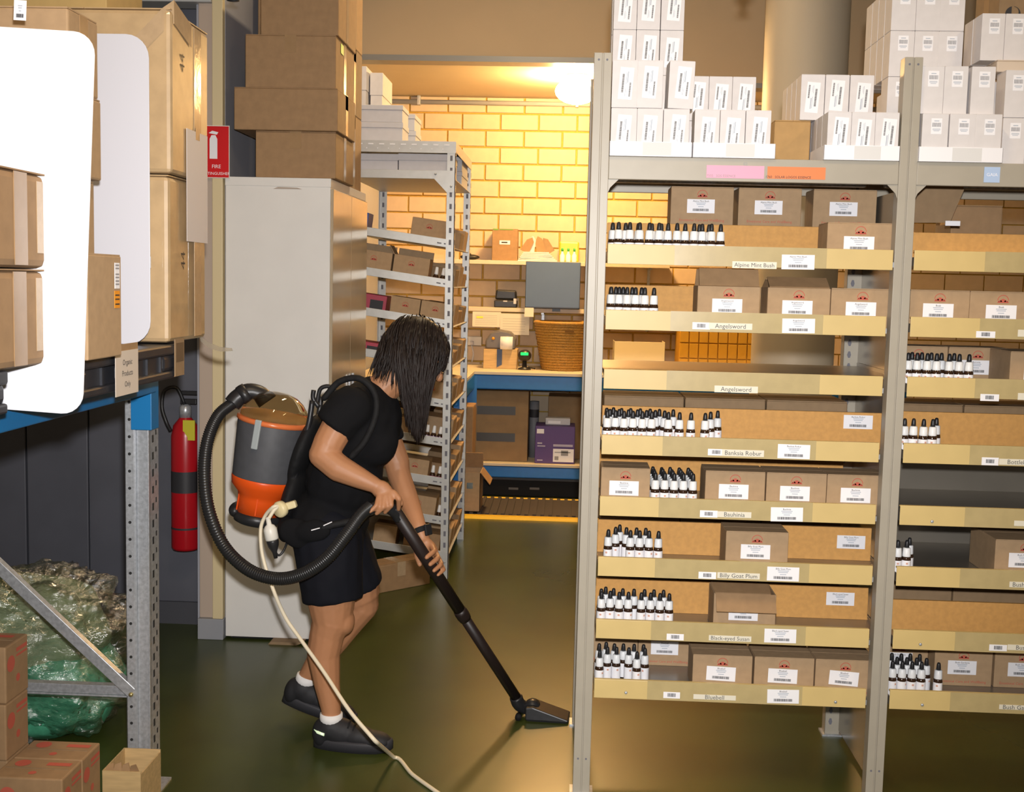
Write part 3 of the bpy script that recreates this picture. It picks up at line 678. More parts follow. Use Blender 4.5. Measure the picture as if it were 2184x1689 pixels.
row(((2090, 2139), (2140, 2189)), 130, ye, z3+.036, 'white carton right before the mailing carton', 'cartons before the mailing carton', 'b', wd=.0665)
white_box(exc(2090, 2139, 130, ye), ye+.08, z3+.036, 'white carton deep beside the mailing carton', 'deep cartons beside mailing carton', lab=False, wd=.0665)
for z in (z1, z2):
    row(((2090, 2139), (2140, 2189)), 130, ye+.14, z, 'white carton hidden under the mailing carton', 'hidden cartons under mailing carton', 'b', wd=.0665, lab=False)
# mailing carton
ym = 3.83; mx0 = PY(2128, 60, ym).x
carton('kraft_box', 'large plain brown carton under the mailing carton', mx0+.2, ym, ZB, .40, .215, z3-ZB+.001, m=KRAFT_D)
mt = thing('mailing_carton', 'brown mailing carton with round black emblem and printed lines', 'carton', (mx0+.2, ym, z3+.002))
G().box(mx0, mx0+.40, ym, ym+.22, z3+.002, z3+.40).obj('body', KRAFT_D, mt, bevel=.003)
G().box(mx0-.0006, mx0, ym+.09, ym+.14, z3+.01, z3+.39).obj('tape', TAPE, mt)
c = PY(2160, 30, ym); g = G(); r = .0235
def sector(fx, n=20):
    return g
left = [(c.x-.0045, c.z-sqrt(r*r-.0045**2)), (c.x-.0045, c.z+sqrt(r*r-.0045**2))]+[(c.x+r*cos(a), c.z+r*sin(a)) for a in [pi*(.56+.88*k/12) for k in range(13)]]
g.prism(left, ym-.001, ym-.0004)
arc = [(c.x+r*cos(a), c.z+r*sin(a)) for a in [-pi*.46+pi*.92*k/14 for k in range(15)]]
inner = [(c.x+.004+.0135*cos(a), c.z+.006+.0155*sin(a)) for a in [pi*.48-pi*.98*k/12 for k in range(13)]]
g.prism(arc+inner+[(c.x-.0005, c.z-.0105), (c.x-.0005, c.z-r)], ym-.001, ym-.0004)
g.obj('emblem', INK, mt)
for s, py in (('Mailing', 55), ('Size - Med', 69), ('Qty. 20', 86), ('Product Co', 98)):
    q = PY(2139, py, ym)
    text(s, .0165, INK, mt, T(q.x-mt.location.x, -.001, q.z-mt.location.z), align='LEFT')

# ================================================================== pallet rack on the left
YU = 3.36
rk = thing('pallet_rack', 'galvanised pallet rack with blue beam and diagonal braced end frame', 'rack', (-1.24, YU, 0))
ux0, ux1 = PY(268, 1200, YU).x, PY(318, 1200, YU).x
g = G().box(ux0, ux0+.028, YU, YU+.004, 0, 1.2685).box(ux0+.028, ux0+.031, YU, YU+.02, 0, 1.2685).box(ux0+.031, ux1, YU+.012, YU+.016, 0, 1.2685).box(ux1-.003, ux1, YU, YU+.085, 0, 1.2685).box(ux0, ux0+.003, YU, YU+.085, 0, 1.2685)
up_ = g.obj('upright', GALV, rk, bevel=.001)
s = G(); z = .06
while z < 1.18:
    s.lathe([(.0045, 0), (.0045, .001)], 10, T(ux0+.014, YU-.0002, z) @ RX(pi/2)); z += .0507
z = .04
while z < 1.2:
    s.box(ux1, ux1+.0008, YU+.03, YU+.042, z, z+.022); s.box(ux1, ux1+.0008, YU+.058, YU+.066, z+.02, z+.035); z += .0507
s.obj('holes', HOLE, up_, kind='stuff')
G().box(ux0-.02, ux1+.03, YU-.02, YU+.1, 0, .006).obj('foot_plate', GALV, rk)
xl = -2.25
g = G().box(xl-.03, xl+.03, YU, YU+.085, 0, 1.2685); g.obj('upright', GALV, rk, bevel=.002)
zb = PY(270, 1480, YU).z
G().box(xl, ux0+.006, YU+.02, YU+.05, zb-.012, zb+.016).box(xl, ux0+.006, YU+.016, YU+.022, zb-.018, zb-.012).obj('horizontal_brace', GALV, rk, bevel=.002)
p0 = Vector((ux0+.008, YU+.01, zb+.01)); p1 = PY(-60, 1157, YU); p1.y = YU+.01
d = p1-p0; L = d.length
mx = T(*p0) @ RY(-atan2(d.z, d.x))
G().box(-.01, L+.5, -.012, .012, -.017, .017, mx).obj('diagonal_brace', GALV, rk, bevel=.002)
for zz in (zb, .06): G().lathe([(.007, 0), (.007, .006), (.004, .009)], 8, T(ux0+.014, YU, zz) @ RX(pi/2)).obj('bolt', mat('brass_zinc', (.55, .45, .2), .3, .8), rk, True)
XB = -1.185
G().box(XB-.045, XB, 1.2, YU, 1.206, 1.269).obj('beam', RBLUE, rk, bevel=.004)
cx0, cx1 = PY(279, 880, YU-.01).x, PY(322, 880, YU-.01).x
G().box(cx0, cx1, YU-.012, YU-.004, 1.096, 1.30).box(cx1-.004, cx1+.002, YU-.012, YU+.05, 1.096, 1.30).obj('beam_connector', RBLUE, rk, bevel=.002)
for px, Y in (()): pass
# black plastic pallets
def pallet(label, xf, y0, y1, z0, h, wd=.9):
    t = thing('plastic_pallet', label, 'pallet', (xf-wd/2, (y0+y1)/2, z0))
    G().box(xf-wd, xf, y0, y1, z0+h-.028, z0+h).obj('deck', PALLET, t, bevel=.006)
    n = 3; L = (y1-y0)
    for k in range(3):
        ya_ = y0+(L-.13)*k/2; G().box(xf-.10, xf-.006, ya_, ya_+.13, z0+.018, z0+h-.026).obj('block', PALLET, t, bevel=.012)
        G().box(xf-wd, xf-wd+.1, ya_, ya_+.13, z0+.018, z0+h-.026).obj('block', PALLET, t, bevel=.012)
    G().box(xf-.11, xf-.002, y0, y1, z0, z0+.02).obj('runner', PALLET, t, bevel=.005)
    G().box(xf-.03, xf-.016, y0+.02, y1-.02, z0+.015, z0+h-.02).obj('skirt', PALLET, t)
    for k in range(8):
        yy = y0+.03+(L-.06)*k/7; G().box(xf-.017, xf-.010, yy-.006, yy+.006, z0+.018, z0+h-.03).obj('rib', PALLET, t)
    return t
XP = -1.055
pallet('black plastic pallet under the shrink-taped boxes with hanging paper label', XP, 2.44, 3.19, 1.270, .091)
pallet('black plastic pallet under the taped brown boxes nearest the open aisle end', XP-.03, 1.35, PX(20, 850, XP-.03).y, 1.270, .085)
# hanging label
hy0, hy1 = PX(249, 790, XP+.012).y, PX(297, 780, XP+.012).y
t = thing('paper_label', 'paper label reading Organic Products Only hanging on the pallet', 'label', (XP+.012, (hy0+hy1)/2, 1.36))
z0_, z1_ = PX(275, 838, XP).z, PX(275, 745, XP).z
G().box(XP+.008, XP+.0095, hy0, hy1, z0_, z1_).obj('paper', mat('buff_paper', (.62, .54, .46), .7), t)
G().box(XP+.0065, XP+.008, hy0-.004, hy1+.002, z1_-.01, z1_+.016).obj('card_strip', KRAFT, t)
cy = (hy0+hy1)/2
for k, sname in enumerate(('Organic', 'Products', 'Only')):
    text(sname, .019, INK, t, T(.0105-.012, 0, z1_-.028-k*.026-1.36) @ RZ(pi/2) @ T(0, 0, 0))
# rounded white plastic sheets
def rounded(x0, x1, z0, z1, r, n=6):
    pts = []
    for cx, cz, a0 in ((x1-r, z0+r, -pi/2), (x1-r, z1-r, 0), (x0+r, z1-r, pi/2), (x0+r, z0+r, pi)):
        pts += [(cx+r*cos(a0+pi/2*k/n), cz+r*sin(a0+pi/2*k/n)) for k in range(n+1)]
    return pts
y1_ = 2.405
zt1, zb1 = PY(100, 52, y1_).z, PY(80, 869, y1_).z; xr = (PY(190, 450, y1_).x+PY(152, 450, y1_).x)/2
t = thing('plastic_sheet', 'brilliant white rounded plastic sheet upright beside the taped brown boxes', 'sheet', (xr-.3, y1_, zb1), (0, radians(2.6), 0))
pl = rounded(-.35, .30, 0, zt1-zb1, .045); nx = XB+.006-(xr-.3); nz_ = 1.276-zb1+.012
pl = [p for p in pl if not (p[0] < -.2 and p[1] < .2)]+[(-.35, nz_), (nx, nz_), (nx, 0)]
sh = G().prism(pl, 0, .004).obj('sheet', SHEET, t, bevel=.001, world=False)
G().prism([(-.02, 0), (.02, 0), (.02, .05), (-.02, .05)], .0045, .012, T(.20, 0, .05)).obj('edge_clip', BLACKP, t, world=False)
y2_ = 3.05
zt2, zb2 = PY(260, 72, y2_).z, 1.363; xr = PY(319, 400, y2_).x
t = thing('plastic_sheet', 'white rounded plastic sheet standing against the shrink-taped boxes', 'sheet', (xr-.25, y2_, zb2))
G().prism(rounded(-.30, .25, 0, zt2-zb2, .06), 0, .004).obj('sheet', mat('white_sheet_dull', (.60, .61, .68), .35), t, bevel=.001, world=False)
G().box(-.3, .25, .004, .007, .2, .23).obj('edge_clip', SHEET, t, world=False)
# wrapped big boxes
def side_stack(name, label, xf, y0, y1, z0, z1, wd=.42, m=None, bevw=.006, extra=None, tape=True):
    t = thing(name, label, 'carton', (xf-wd/2, y0, z0))
    G().box(xf-wd, xf, y0, y1, z0, z1-.003).obj('body', m or KRAFT, t, bevel=bevw)
    for s in (0, 1):
        G().box(xf-wd+.002 if s == 0 else xf-wd/2+.001, xf-wd/2-.001 if s == 0 else xf-.002, y0+.002, y1-.002, z1-.003, z1).obj('flap', m or KRAFT, t)
    if tape:
        ym_ = (y0+y1)/2
        G().box(xf, xf+.0012, ym_-.022, ym_+.022, z0+.005, z1-.004).obj('tape', TAPE, t)
    return t
XW = -1.05; wy0, wy1 = 3.10, 3.42
WRAP = mat('wrapped_kraft', (.50, .35, .19), .45, noise=.15, nscale=18, bump=.3, coat=.3)
for k, (za, zb_, lb) in enumerate(((1.366, 1.808, 'lower shrink-taped brown box standing on the black pallet'), (1.812, 2.235, 'upper shrink-taped brown box with glossy tape and white paper'))):
    t = side_stack('taped_box', lb, XW-(0 if k else .008), wy0, wy1, za, zb_, .46, WRAP, .012, tape=False)
    yt = wy0+(wy1-wy0)*.68
    G().box(XW, XW+.0015, yt-.03, yt+.03, za+.01, zb_-.01).obj('tape', CTAPE, t)
    # glossy tape across the corner
    zc = zb_-.05
    pts = [(XW-.16, wy0-.002, zc-.12), (XW-.02, wy0-.003, zc+.02), (XW+.002, wy0+.02, zc+.045), (XW+.003, wy0+.16, zc+.01)]
    gq = G()
    for (a, b) in zip(pts, pts[1:]):
        a, b = Vector(a), Vector(b); wv = Vector((0, 0, .03)); gq.add([a-wv, b-wv, b+wv, a+wv], [(0, 1, 2, 3)])
    if k: gq.obj('corner_tape', CTAPE, t)
    q = text('44', .05, INK, t, T(XW+.0012-t.location.x, wy0+.09-t.location.y, (.30 if k else .22)) @ RZ(pi/2) @ RY(-pi/2), 'marker_number')
lt = [PY(426, 716, 3.4215), PY(447, 731, 3.4225), PY(470, 740, 3.4235), PY(496, 742, 3.43), PY(498, 748, 3.43), PY(470, 750, 3.42), PY(445, 742, 3.4225), PY(428, 728, 3.4215)]
tt = thing('loose_tape', 'loose end of clear packing tape hanging off the lower shrink-taped box', 'tape', lt[0])
G().prism([(p.x, p.z) for p in lt][::-1], 3.4215, 3.423).obj('film', mat('film_tape', (.62, .56, .46), .1, trans=.75, ior=1.1), tt); G().box(lt[0].x-.02, lt[0].x+.004, 3.4205, 3.4215, lt[0].z-.004, lt[0].z+.012).obj('stuck_end', CTAPE, tt)
ty0, ty1 = PX(374, 750, XP+.004).y, PX(393, 750, XP+.004).y
tt = thing('card_strip', 'brown card strip hanging at the far end of the black pallet', 'card', (XP+.003, ty0, 1.3))
G().box(XP+.001, XP+.004, ty0, ty1, PX(384, 800, XP).z, PX(384, 722, XP).z).obj('card', KRAFT_D, tt); G().box(XP+.004, XP+.0046, ty0+.006, ty1-.006, PX(384, 770, XP).z, PX(384, 730, XP).z).obj('print', mat('brown_ink', (.14, .09, .05), .7), tt)
yp0, yp1 = PX(399, 400, XW+.004).y, PX(443, 400, XW+.004).y
t = thing('paper_sheet', 'white paper sheet stuck across both shrink-taped boxes', 'paper', (XW+.003, (yp0+yp1)/2, 1.62))
G().box(XW+.0025, XW+.0035, yp0, yp1, PX(420, 517, XW).z, PX(420, 283, XW).z).obj('paper', mat('soft_white_paper', (.66, .62, .62), .6), t)
G().box(XW+.0035, XW+.004, (yp0+yp1)/2-.015, (yp0+yp1)/2+.02, PX(420, 300, XW).z, PX(420, 275, XW).z).obj('tape', CTAPE, t)
# stack between the sheets
XK = -1.115
sy0, sy1 = PX(146, 100, XK).y, PX(209, 100, XK).y
sy0 = max(sy0, 2.425)
zz = [1.363, PX(205, 385, XK).z, PX(210, 213, XK).z, PX(205, 45, XK).z]
for k in range(3):
    side_stack('brown_box', ['lowest', 'middle', 'topmost'][k]+' brown box between the two white plastic sheets', XK+[-.012, .006, 0][k], sy0+[.02, 0, 0][k], sy1, zz[k], zz[k+1]-.002, .40, KRAFT_G, .005, tape=(k == 2))
# small boxes with orange stickers
XQ = -1.005
qy0, qy1 = PX(187, 650, XQ).y, PX(259, 650, XQ).y; qz0 = 1.363; qz1 = PX(246, 543, XQ).z
ORST = mat('orange_sticker', (.80, .30, .02), .5)
for k, (ya_, yb_, lb) in enumerate(((qy0, qy1, 'small brown box with white and orange stickers beside the white sheets'), (qy0-.21, qy0-.015, 'small brown box with orange sticker behind the brilliant white sheet'))):
    if k == 1: continue
    t = side_stack('sticker_box', lb, XQ-k*.004, ya_, yb_, qz0, qz1+.0, .10, KRAFT_G, .003, tape=False)
    yc_ = yb_-.012
    l = G().box(XQ+.0003-k*.004, XQ+.0012-k*.004, yc_-.028, yc_, qz1-.075, qz1-.018).obj('white_sticker', LABEL, t)
    s = G()
    for zq in (.025, .032, .045, .052, .06, .067): s.box(XQ+.0013-k*.004, XQ+.0016-k*.004, yc_-.025, yc_-.004, qz1-zq, qz1-zq+.0035)
    s.obj('sticker_print', GREYINK, l)
    l = G().box(XQ+.0003-k*.004, XQ+.0012-k*.004, yc_-.03, yc_, qz1-.118, qz1-.08).obj('orange_sticker', ORST, t)
    s = G()
    for zq in (.088, .097, .108): s.box(XQ+.0013-k*.004, XQ+.0016-k*.004, yc_-.027, yc_-.003, qz1-zq-.003, qz1-zq)
    s.obj('sticker_print', INK, l)
# nearest taped boxes
XN = -1.075
ny1 = PX(97, 570, XN).y; nz = [1.357, PX(60, 571, XN).z, PX(60, 362, XN).z]
for k in (0, 1):
    t = side_stack('taped_box', ['lower', 'upper'][k]+' brown box with vertical brown tape before the brilliant white sheet', XN+.004*k, 1.70, ny1, nz[k], nz[k+1]-.003, .5, KRAFT, .016, tape=False)
    yt = PX(42, 560, XN).y
    G().box(XN+.004*k, XN+.0015+.004*k, yt-.03, yt+.025, nz[k]+.005, nz[k+1]-.008).obj('tape', TAPE, t)
    yt = ny1-.03
    G().box(XN+.004*k, XN+.0012+.004*k, yt-.016, yt+.012, nz[k]+.03, nz[k+1]-.02).obj('edge_tape', CTAPE, t)
# boxes further up on the rack
t = side_stack('brown_box', 'brown box with white barcode label high behind the brilliant white sheet', -1.33, 2.42, 2.46+.10, zz[3]-.55, PY(30, -12, 2.42).z, .4, KRAFT_G, .004, tape=False)
c = PY(43, 22, 2.419)
label_big(t, T(*(c-t.location)) @ RY(.05), '', .026, .04)
side_stack('brown_box', 'yellow brown box standing high behind the stacked brown boxes', -1.36, 3.46, 3.75, 1.366, 2.52, .4, mat('kraft_yellow', (.55, .38, .15), .7, noise=.1, nscale=20), .004, tape=False)

# ---- foreground cartons with red print
def red_print(t, parts):
    g = G()
    for (kind, a) in parts: g.add(*a)
    g.obj('red_print', REDINK, t, world=False)
def disc(c, ex, ey, r, n=18): c, ex, ey = Vector(c), Vector(ex), Vector(ey); return ([c+ex*r*cos(2*pi*k/n)+ey*r*sin(2*pi*k/n) for k in range(n)], [tuple(range(n))])
def quadp(c, ex, ey, a, b): c, ex, ey = Vector(c), Vector(ex), Vector(ey); return ([c-ex*a-ey*b, c+ex*a-ey*b, c+ex*a+ey*b, c-ex*a+ey*b], [(0, 1, 2, 3)])
def printed_carton(label, x, y, z, wd, d, h, rz):
    t = thing('printed_carton', label, 'carton', (x, y, z), (0, 0, rz), 'red printed cartons at the rack foot')
    G().box(-wd/2, wd/2, 0, d, 0, h).obj('body', KRAFT, t, bevel=.004, world=False)
    e = .0007
    rr = min(.026, d*.17); P = [disc((-wd*.27, d*.74, h+e), (1, 0, 0), (0, 1, 0), rr), disc((.0, d*.27, h+e), (1, 0, 0), (0, 1, 0), rr*.5), quadp((wd*.25, d*.74, h+e), (1, 0, 0), (0, 1, 0), wd*.17, d*.08),
         disc((wd/2+e, d*.22, h*.66), (0, 1, 0), (0, 0, 1), rr), disc((wd/2+e, d*.52, h*.34), (0, 1, 0), (0, 0, 1), rr*.5), quadp((wd/2+e, d*.70, h*.84), (0, 1, 0), (0, 0, 1), d*.24, .005), quadp((wd/2+e, d*.70, h*.74), (0, 1, 0), (0, 0, 1), d*.24, .003),
         disc((-wd*.27, -e, h*.7), (1, 0, 0), (0, 0, 1), .02)]
    s = G()
    for a in P: G().add(*a).obj('red_print', REDINK, t, world=False)
    G().box(-wd/2+.01, wd/2-.01, d*.48, d*.52, h, h+.0008).obj('flap_seam', KRAFT_D, t, world=False)
    return t
c = PZ(8, 1395, .44)
XF = PY(62, 1612, 2.98).x; fy0 = PX(12, 1500, XF).y; fd = 2.98-fy0; xr_ = PY(214, 1622, 3.0).x; fw = xr_-XF-.004
for k in range(4):
    printed_carton(['bottom', 'second', 'third', 'topmost'][k]+' red printed carton of the tall stack beside the green bag', XF-.14, fy0+.004*(k % 2), .149*k, .28, fd, .148, 0)
for r_, y_ in enumerate((2.885, 2.765)):
    for k in range(2):
        printed_carton(['lower', 'upper'][k]+' red printed carton '+['before the torn carton', 'in front, away from the torn carton'][r_], XF+.003+fw/2, y_, .149*k, fw, .118, .148, 0)
qx0, qx1 = PY(218, 1645, 3.14).x, PY(300, 1645, 3.14).x; qh = PY(260, 1645, 3.14).z
t = thing('torn_carton', 'torn open kraft carton between printed cartons and rack upright', 'carton', ((qx0+qx1)/2, 3.14, 0))
G().box(qx0, qx1, 3.14, 3.144, 0, qh).box(qx0, qx0+.004, 3.144, 3.30, 0, qh).box(qx1-.004, qx1, 3.144, 3.30, 0, qh*.95).box(qx0, qx1, 3.30, 3.304, 0, qh).box(qx0, qx1, 3.14, 3.30, 0, .004).obj('body', WOOD, t)
for k in range(4): G().prism([(0, 0), (.026, .0), (.020, .024), (.004, .018)], 0, .003, T(qx0+.004+.024*k, 3.146, qh-.002) @ RX(-.9+.4*k)).obj('torn_flap', KRAFT, t)

# ---- plastic bag of green bubble wrap
def blob(c, rx, ry, rz, n=48, m=30, amp=.05, fr=9., seed=0, flat=0):
    from mathutils import noise
    g = G(); vs = []; fs = []
    for j in range(m+1):
        th = pi*j/m
        for i in range(n):
            ph = 2*pi*i/n; d = Vector((sin(th)*cos(ph), sin(th)*sin(ph), cos(th)))
            k = 1+amp*noise.noise(d*fr*.25+Vector((seed, 0, 0)))*2+amp*.7*abs(noise.noise(d*fr*.7+Vector((0, seed, 0))))+amp*.35*noise.noise(d*fr*2+Vector((0, 0, seed)))
            e = [abs(v)**.8*(1 if v > 0 else -1) for v in d]
            p = Vector((c[0]+rx*e[0]*k, c[1]+ry*e[1]*k, c[2]+rz*e[2]*k))
            p.z = max(p.z, .004); vs.append(p)
    for j in range(m):
        for i in range(n): fs.append((j*n+i, (j+1)*n+i, (j+1)*n+(i+1) % n, j*n+(i+1) % n))
    g.add(vs, fs); return g
CLEAR = bpy.data.materials.new('clear_film'); CLEAR.use_nodes = True; MATS['clear_film'] = CLEAR
nt = CLEAR.node_tree; nt.nodes.clear()
ou = nt.nodes.new('ShaderNodeOutputMaterial'); mx_ = nt.nodes.new('ShaderNodeMixShader'); tr = nt.nodes.new('ShaderNodeBsdfTransparent'); gl = nt.nodes.new('ShaderNodeBsdfGlossy')
gl.inputs['Color'].default_value = (.95, .95, .92, 1); gl.inputs['Roughness'].default_value = .16
fr_ = nt.nodes.new('ShaderNodeLayerWeight'); fr_.inputs[0].default_value = .35
nn = nt.nodes.new('ShaderNodeTexNoise'); nn.inputs['Scale'].default_value = 22; nn.inputs['Detail'].default_value = 6; bpn = nt.nodes.new('ShaderNodeBump'); bpn.inputs['Strength'].default_value = 1.0; bpn.inputs['Distance'].default_value = .02
nt.links.new(nn.outputs['Fac'], bpn.inputs['Height']); nt.links.new(bpn.outputs[0], gl.inputs['Normal']); nt.links.new(bpn.outputs[0], fr_.inputs['Normal'])
mm = nt.nodes.new('ShaderNodeMapRange'); mm.inputs[3].default_value = .22; mm.inputs[4].default_value = .6
nt.links.new(fr_.outputs['Facing'], mm.inputs[0]); nt.links.new(mm.outputs[0], mx_.inputs[0]); nt.links.new(tr.outputs[0], mx_.inputs[1]); nt.links.new(gl.outputs[0], mx_.inputs[2]); nt.links.new(mx_.outputs[0], ou.inputs[0])
GREENW = mat('green_bubble', (.10, .46, .27), .35, noise=.35, nscale=25, bump=.6, coat=.3)
GREENP = mat('pale_green_bubble', (.30, .40, .22), .5, noise=.3, nscale=12, bump=.5)
t = thing('film_bag', 'large clear plastic bag of green bubble wrap under the rack', 'bag', (-1.85, 3.85, 0))
blob((-1.79, 3.83, .15), .30, .22, .165, amp=.05, seed=3).obj('green_bubble_wrap', GREENW, t, True)
blob((-1.90, 3.85, .34), .34, .23, .17, amp=.05, seed=5).obj('pale_bubble_wrap', GREENP, t, True)
blob((-1.86, 3.84, .255), .405, .30, .275, n=150, m=100, amp=.10, fr=16, seed=9).obj('clear_film', CLEAR, t, True)

# ---- fire extinguisher and sign
ye_ = YL+.10
ex = PY(396, 1000, ye_).x; ez = PY(396, 1170, ye_).z; et = PY(396, 890, ye_).z; er = (PY(425, 1000, ye_).x-PY(366, 1000, ye_).x)/2
t = thing('fire_extinguisher', 'red fire extinguisher hanging on the dark wall panel', 'extinguisher', (ex, ye_, ez))
H_ = et-ez
G().lathe([(er*.9, 0), (er, .012), (er, H_*.86), (er*.85, H_*.94), (er*.4, H_*1.0), (er*.35, H_*1.03)], 28).obj('cylinder', REDP, t, True, world=False)
G().lathe([(er*1.01, H_*.44), (er*1.01, H_*.60)], 28, cap=False).obj('dark_band', mat('ext_band', (.03, .03, .035), .5), t, True, world=False)
G().lathe([(er*1.012, H_*.16), (er*1.012, H_*.175)], 28, cap=False).obj('black_line', INK, t, True, world=False)
G().lathe([(er*.42, H_*1.0), (er*.42, H_*1.08), (er*.2, H_*1.1)], 16).obj('valve', GALV, t, True, world=False)
G().box(-.02, .05, -.01, .01, H_*1.1, H_*1.14).box(-.02, .06, -.01, .01, H_*1.17, H_*1.2).obj('lever', BLACKP, t, world=False, bevel=.003)
G().box(er*.1, er*.95, -er*.9, -er*.8, H_*.84, H_*.99).obj('yellow_tag', FOAMY, t, world=False)
hp = smooth_path([(0, -.01, H_*1.1), (-.03, -.02, H_*1.22), (-.08, -.03, H_*1.2), (-.09, -.035, H_*1.08), (-.07, -.04, H_*.97), (-er*.9, -er*.5, H_*.9)], 6)
G().tube(hp, .008, 8).obj('hose', BLACKP, t, True, world=False)
G().box(-er*.4, er*.4, er*.5, .095, H_*.75, H_*.8).obj('wall_bracket', GALV, t, world=False)
ys_ = YL-.018
sx0, sx1 = PY(432, 320, ys_).x, PY(490, 320, ys_).x; sz0, sz1 = PY(468, 380, ys_).z, PY(468, 268, ys_).z
t = thing('fire_sign', 'red FIRE EXTINGUISHER sign on the cream door trim', 'sign', ((sx0+sx1)/2, ys_, sz0))
G().box(sx0, sx1, ys_-.003, ys_, sz0, sz1).obj('border', WHITEP, t)
bd = G().box(sx0+.003, sx1-.003, ys_-.004, ys_-.003, sz0+.003, sz1-.003).obj('panel', mat('sign_red', (.62, .01, .015), .35), t)
c = PY(456, 315, ys_)
G().prism([(c.x-.016, c.z-.045), (c.x+.016, c.z-.045), (c.x+.016, c.z+.035), (c.x+.008, c.z+.05), (c.x-.008, c.z+.05), (c.x-.016, c.z+.035)], ys_-.005, ys_-.004).prism([(c.x-.02, c.z+.058), (c.x+.014, c.z+.052), (c.x+.02, c.z+.062), (c.x-.005, c.z+.068)], ys_-.005, ys_-.004).obj('pictogram', LABEL, t)
for s_, py, sz in (('FIRE', 356, .021), ('EXTINGUISHER', 371, .0165)):
    q = PY(488, py, ys_); text(s_, sz, LABEL, t, T((sx0+sx1)/2-t.location.x+.002, -.0046, q.z-sz0))

# ================================================================== cabinet and cartons on it
cx0, cx1 = XL+.006, -.975; cy0, cy1 = YL+.0, 5.70; CZ = 1.952
t = thing('steel_cabinet', 'white steel cabinet with glossy beige doors behind the cleaner', 'cabinet', ((cx0+cx1)/2, cy0, 0))
G().box(cx0, cx1-.012, cy0, cy1, .012, CZ).obj('body', CABW, t, bevel=.003)
G().box(cx0+.02, cx1-.03, cy0+.02, cy1-.02, 0, .012).obj('plinth', BLACKM, t)
G().box(cx0-.001, cx1-.010, cy0-.003, cy1, CZ-.035, CZ+.001).obj('top_cap', CABW, t, bevel=.002)
ymid = (cy0+cy1)/2
for a, b in ((cy0+.004, ymid-.001), (ymid+.001, cy1-.004)):
    dr = G().box(cx1-.012, cx1, a, b, .075, CZ-.04).obj('door', CABD, t, bevel=.003)
    G().box(cx1, cx1+.012, (b-.05 if b < ymid else a+.03), (b-.03 if b < ymid else a+.05), 1.0, 1.12).obj('handle', GALV, dr, bevel=.003)
G().prism([(0, 0), (.12, 0), (.10, .006), (.02, .008)], -.002, -.001, T(cx0+.2, cy0, CZ-.045)).obj('scuff_mark', mat('scuff', (.42, .35, .29), .7), t, world=True)
def face_box(name, label, px0, px1, py0, py1, Y, d, m=None, tape=True, z0=None, **k):
    a, b = PY(px0, (py0+py1)/2, Y), PY(px1, (py0+py1)/2, Y)
    zt_ = PY((px0+px1)/2, py0, Y).z; zb_ = PY((px0+px1)/2, py1, Y).z if z0 is None else z0
    return carton(name, label, (a.x+b.x)/2, Y, zb_, b.x-a.x, d, zt_-zb_, m=m, tape=tape, **k), zt_
yq = 4.885; zc = CZ+.002
lv = [(545, 716, 280, 380, 'brown carton lowest in the stack on the white cabinet'), (499, 720, 187, 280, 'wide brown carton second in the stack on the white cabinet'), (523, 716, 74, 187, 'brown carton third in the stack on the white cabinet'), (556, 722, -60, 74, 'brown carton topmost in the stack on the white cabinet')]
GREENST = mat('green_sticker', (.25, .55, .05), .5)
for k, (a, b, c_, d_, lb) in enumerate(lv):
    t, zc2 = face_box('cabinet_carton', lb, a, b, c_, d_, yq-(0, .02, .01, -.0)[k], .40, m=KRAFT, z0=zc, side_tape=True)
    wd = PY(b, 200, yq).x-PY(a, 200, yq).x
    if k == 2: G().box(wd/2+.0004, wd/2+.0014, .1, .16, .16, .2).obj('green_sticker', GREENST, t, world=False)
    zc = zc2+.001
# second stack, further along the cabinet
zc = CZ+.002
for k, (h, w_, lb) in enumerate(((.34, .40, 'lowest'), (.30, .385, 'second'), (.36, .40, 'third'), (.30, .39, 'topmost'))):
    t = carton('cabinet_carton', f'{lb} brown carton in the far stack on the white cabinet', cx1-.012-w_/2-.02, 5.31, zc, w_, .38, h, m=[KRAFT, KRAFT_D, KRAFT, KRAFT_G][k], side_tape=True)
    if k == 1: G().box(w_/2+.0004, w_/2+.0014, .03, .09, .2, .26).obj('green_sticker', GREENST, t, world=False)
    if k == 2: G().box(w_/2+.0004, w_/2+.0014, .05, .16, .27, .34).obj('white_sticker', LABEL, t, world=False)
    zc += h+.001

# ================================================================== slotted rack in the middle
YK0, YK1 = 6.01, 6.97; RX0, RX1 = -1.12, -.585; RZT = 2.24
t = thing('slotted_rack', 'slotted angle rack with tilted picking shelves behind the cleaner', 'rack', ((RX0+RX1)/2, YK0, 0)); rack = t
def slots(x, y, n, z0, dz, axis):
    s = G()
    for k in range(n):
        z = z0+k*dz
        if axis == 'y': s.box(x-.006, x+.006, y-.0012, y-.0002, z-.013, z+.013)
        else: s.box(x+.0002, x+.0012, y-.006, y+.006, z-.013, z+.013)
    return s
for xx in (RX0, RX1):
    for yy in (YK0, YK1):
        o_ = -1 if xx == RX1 else 1; oy = 1 if yy == YK0 else -1
        p = G().box(min(xx, xx+o_*.042), max(xx, xx+o_*.042), min(yy, yy+oy*.003), max(yy, yy+oy*.003), 0, RZT).box(min(xx, xx+o_*.003), max(xx, xx+o_*.003), min(yy, yy+oy*.042), max(yy, yy+oy*.042), 0, RZT).obj('post', ZINC, t)
        sl = slots(xx+o_*.021, yy if oy > 0 else yy-.003, 36, .06, .06, 'y')
        for k in range(36): sl.box(xx+.0002 if o_ < 0 else xx-.0012, xx+.0012 if o_ < 0 else xx-.0002, yy+oy*.021-.006, yy+oy*.021+.006, .06+k*.06-.013, .06+k*.06+.013)
        sl.obj('slot_holes', HOLEG, p, kind='stuff')
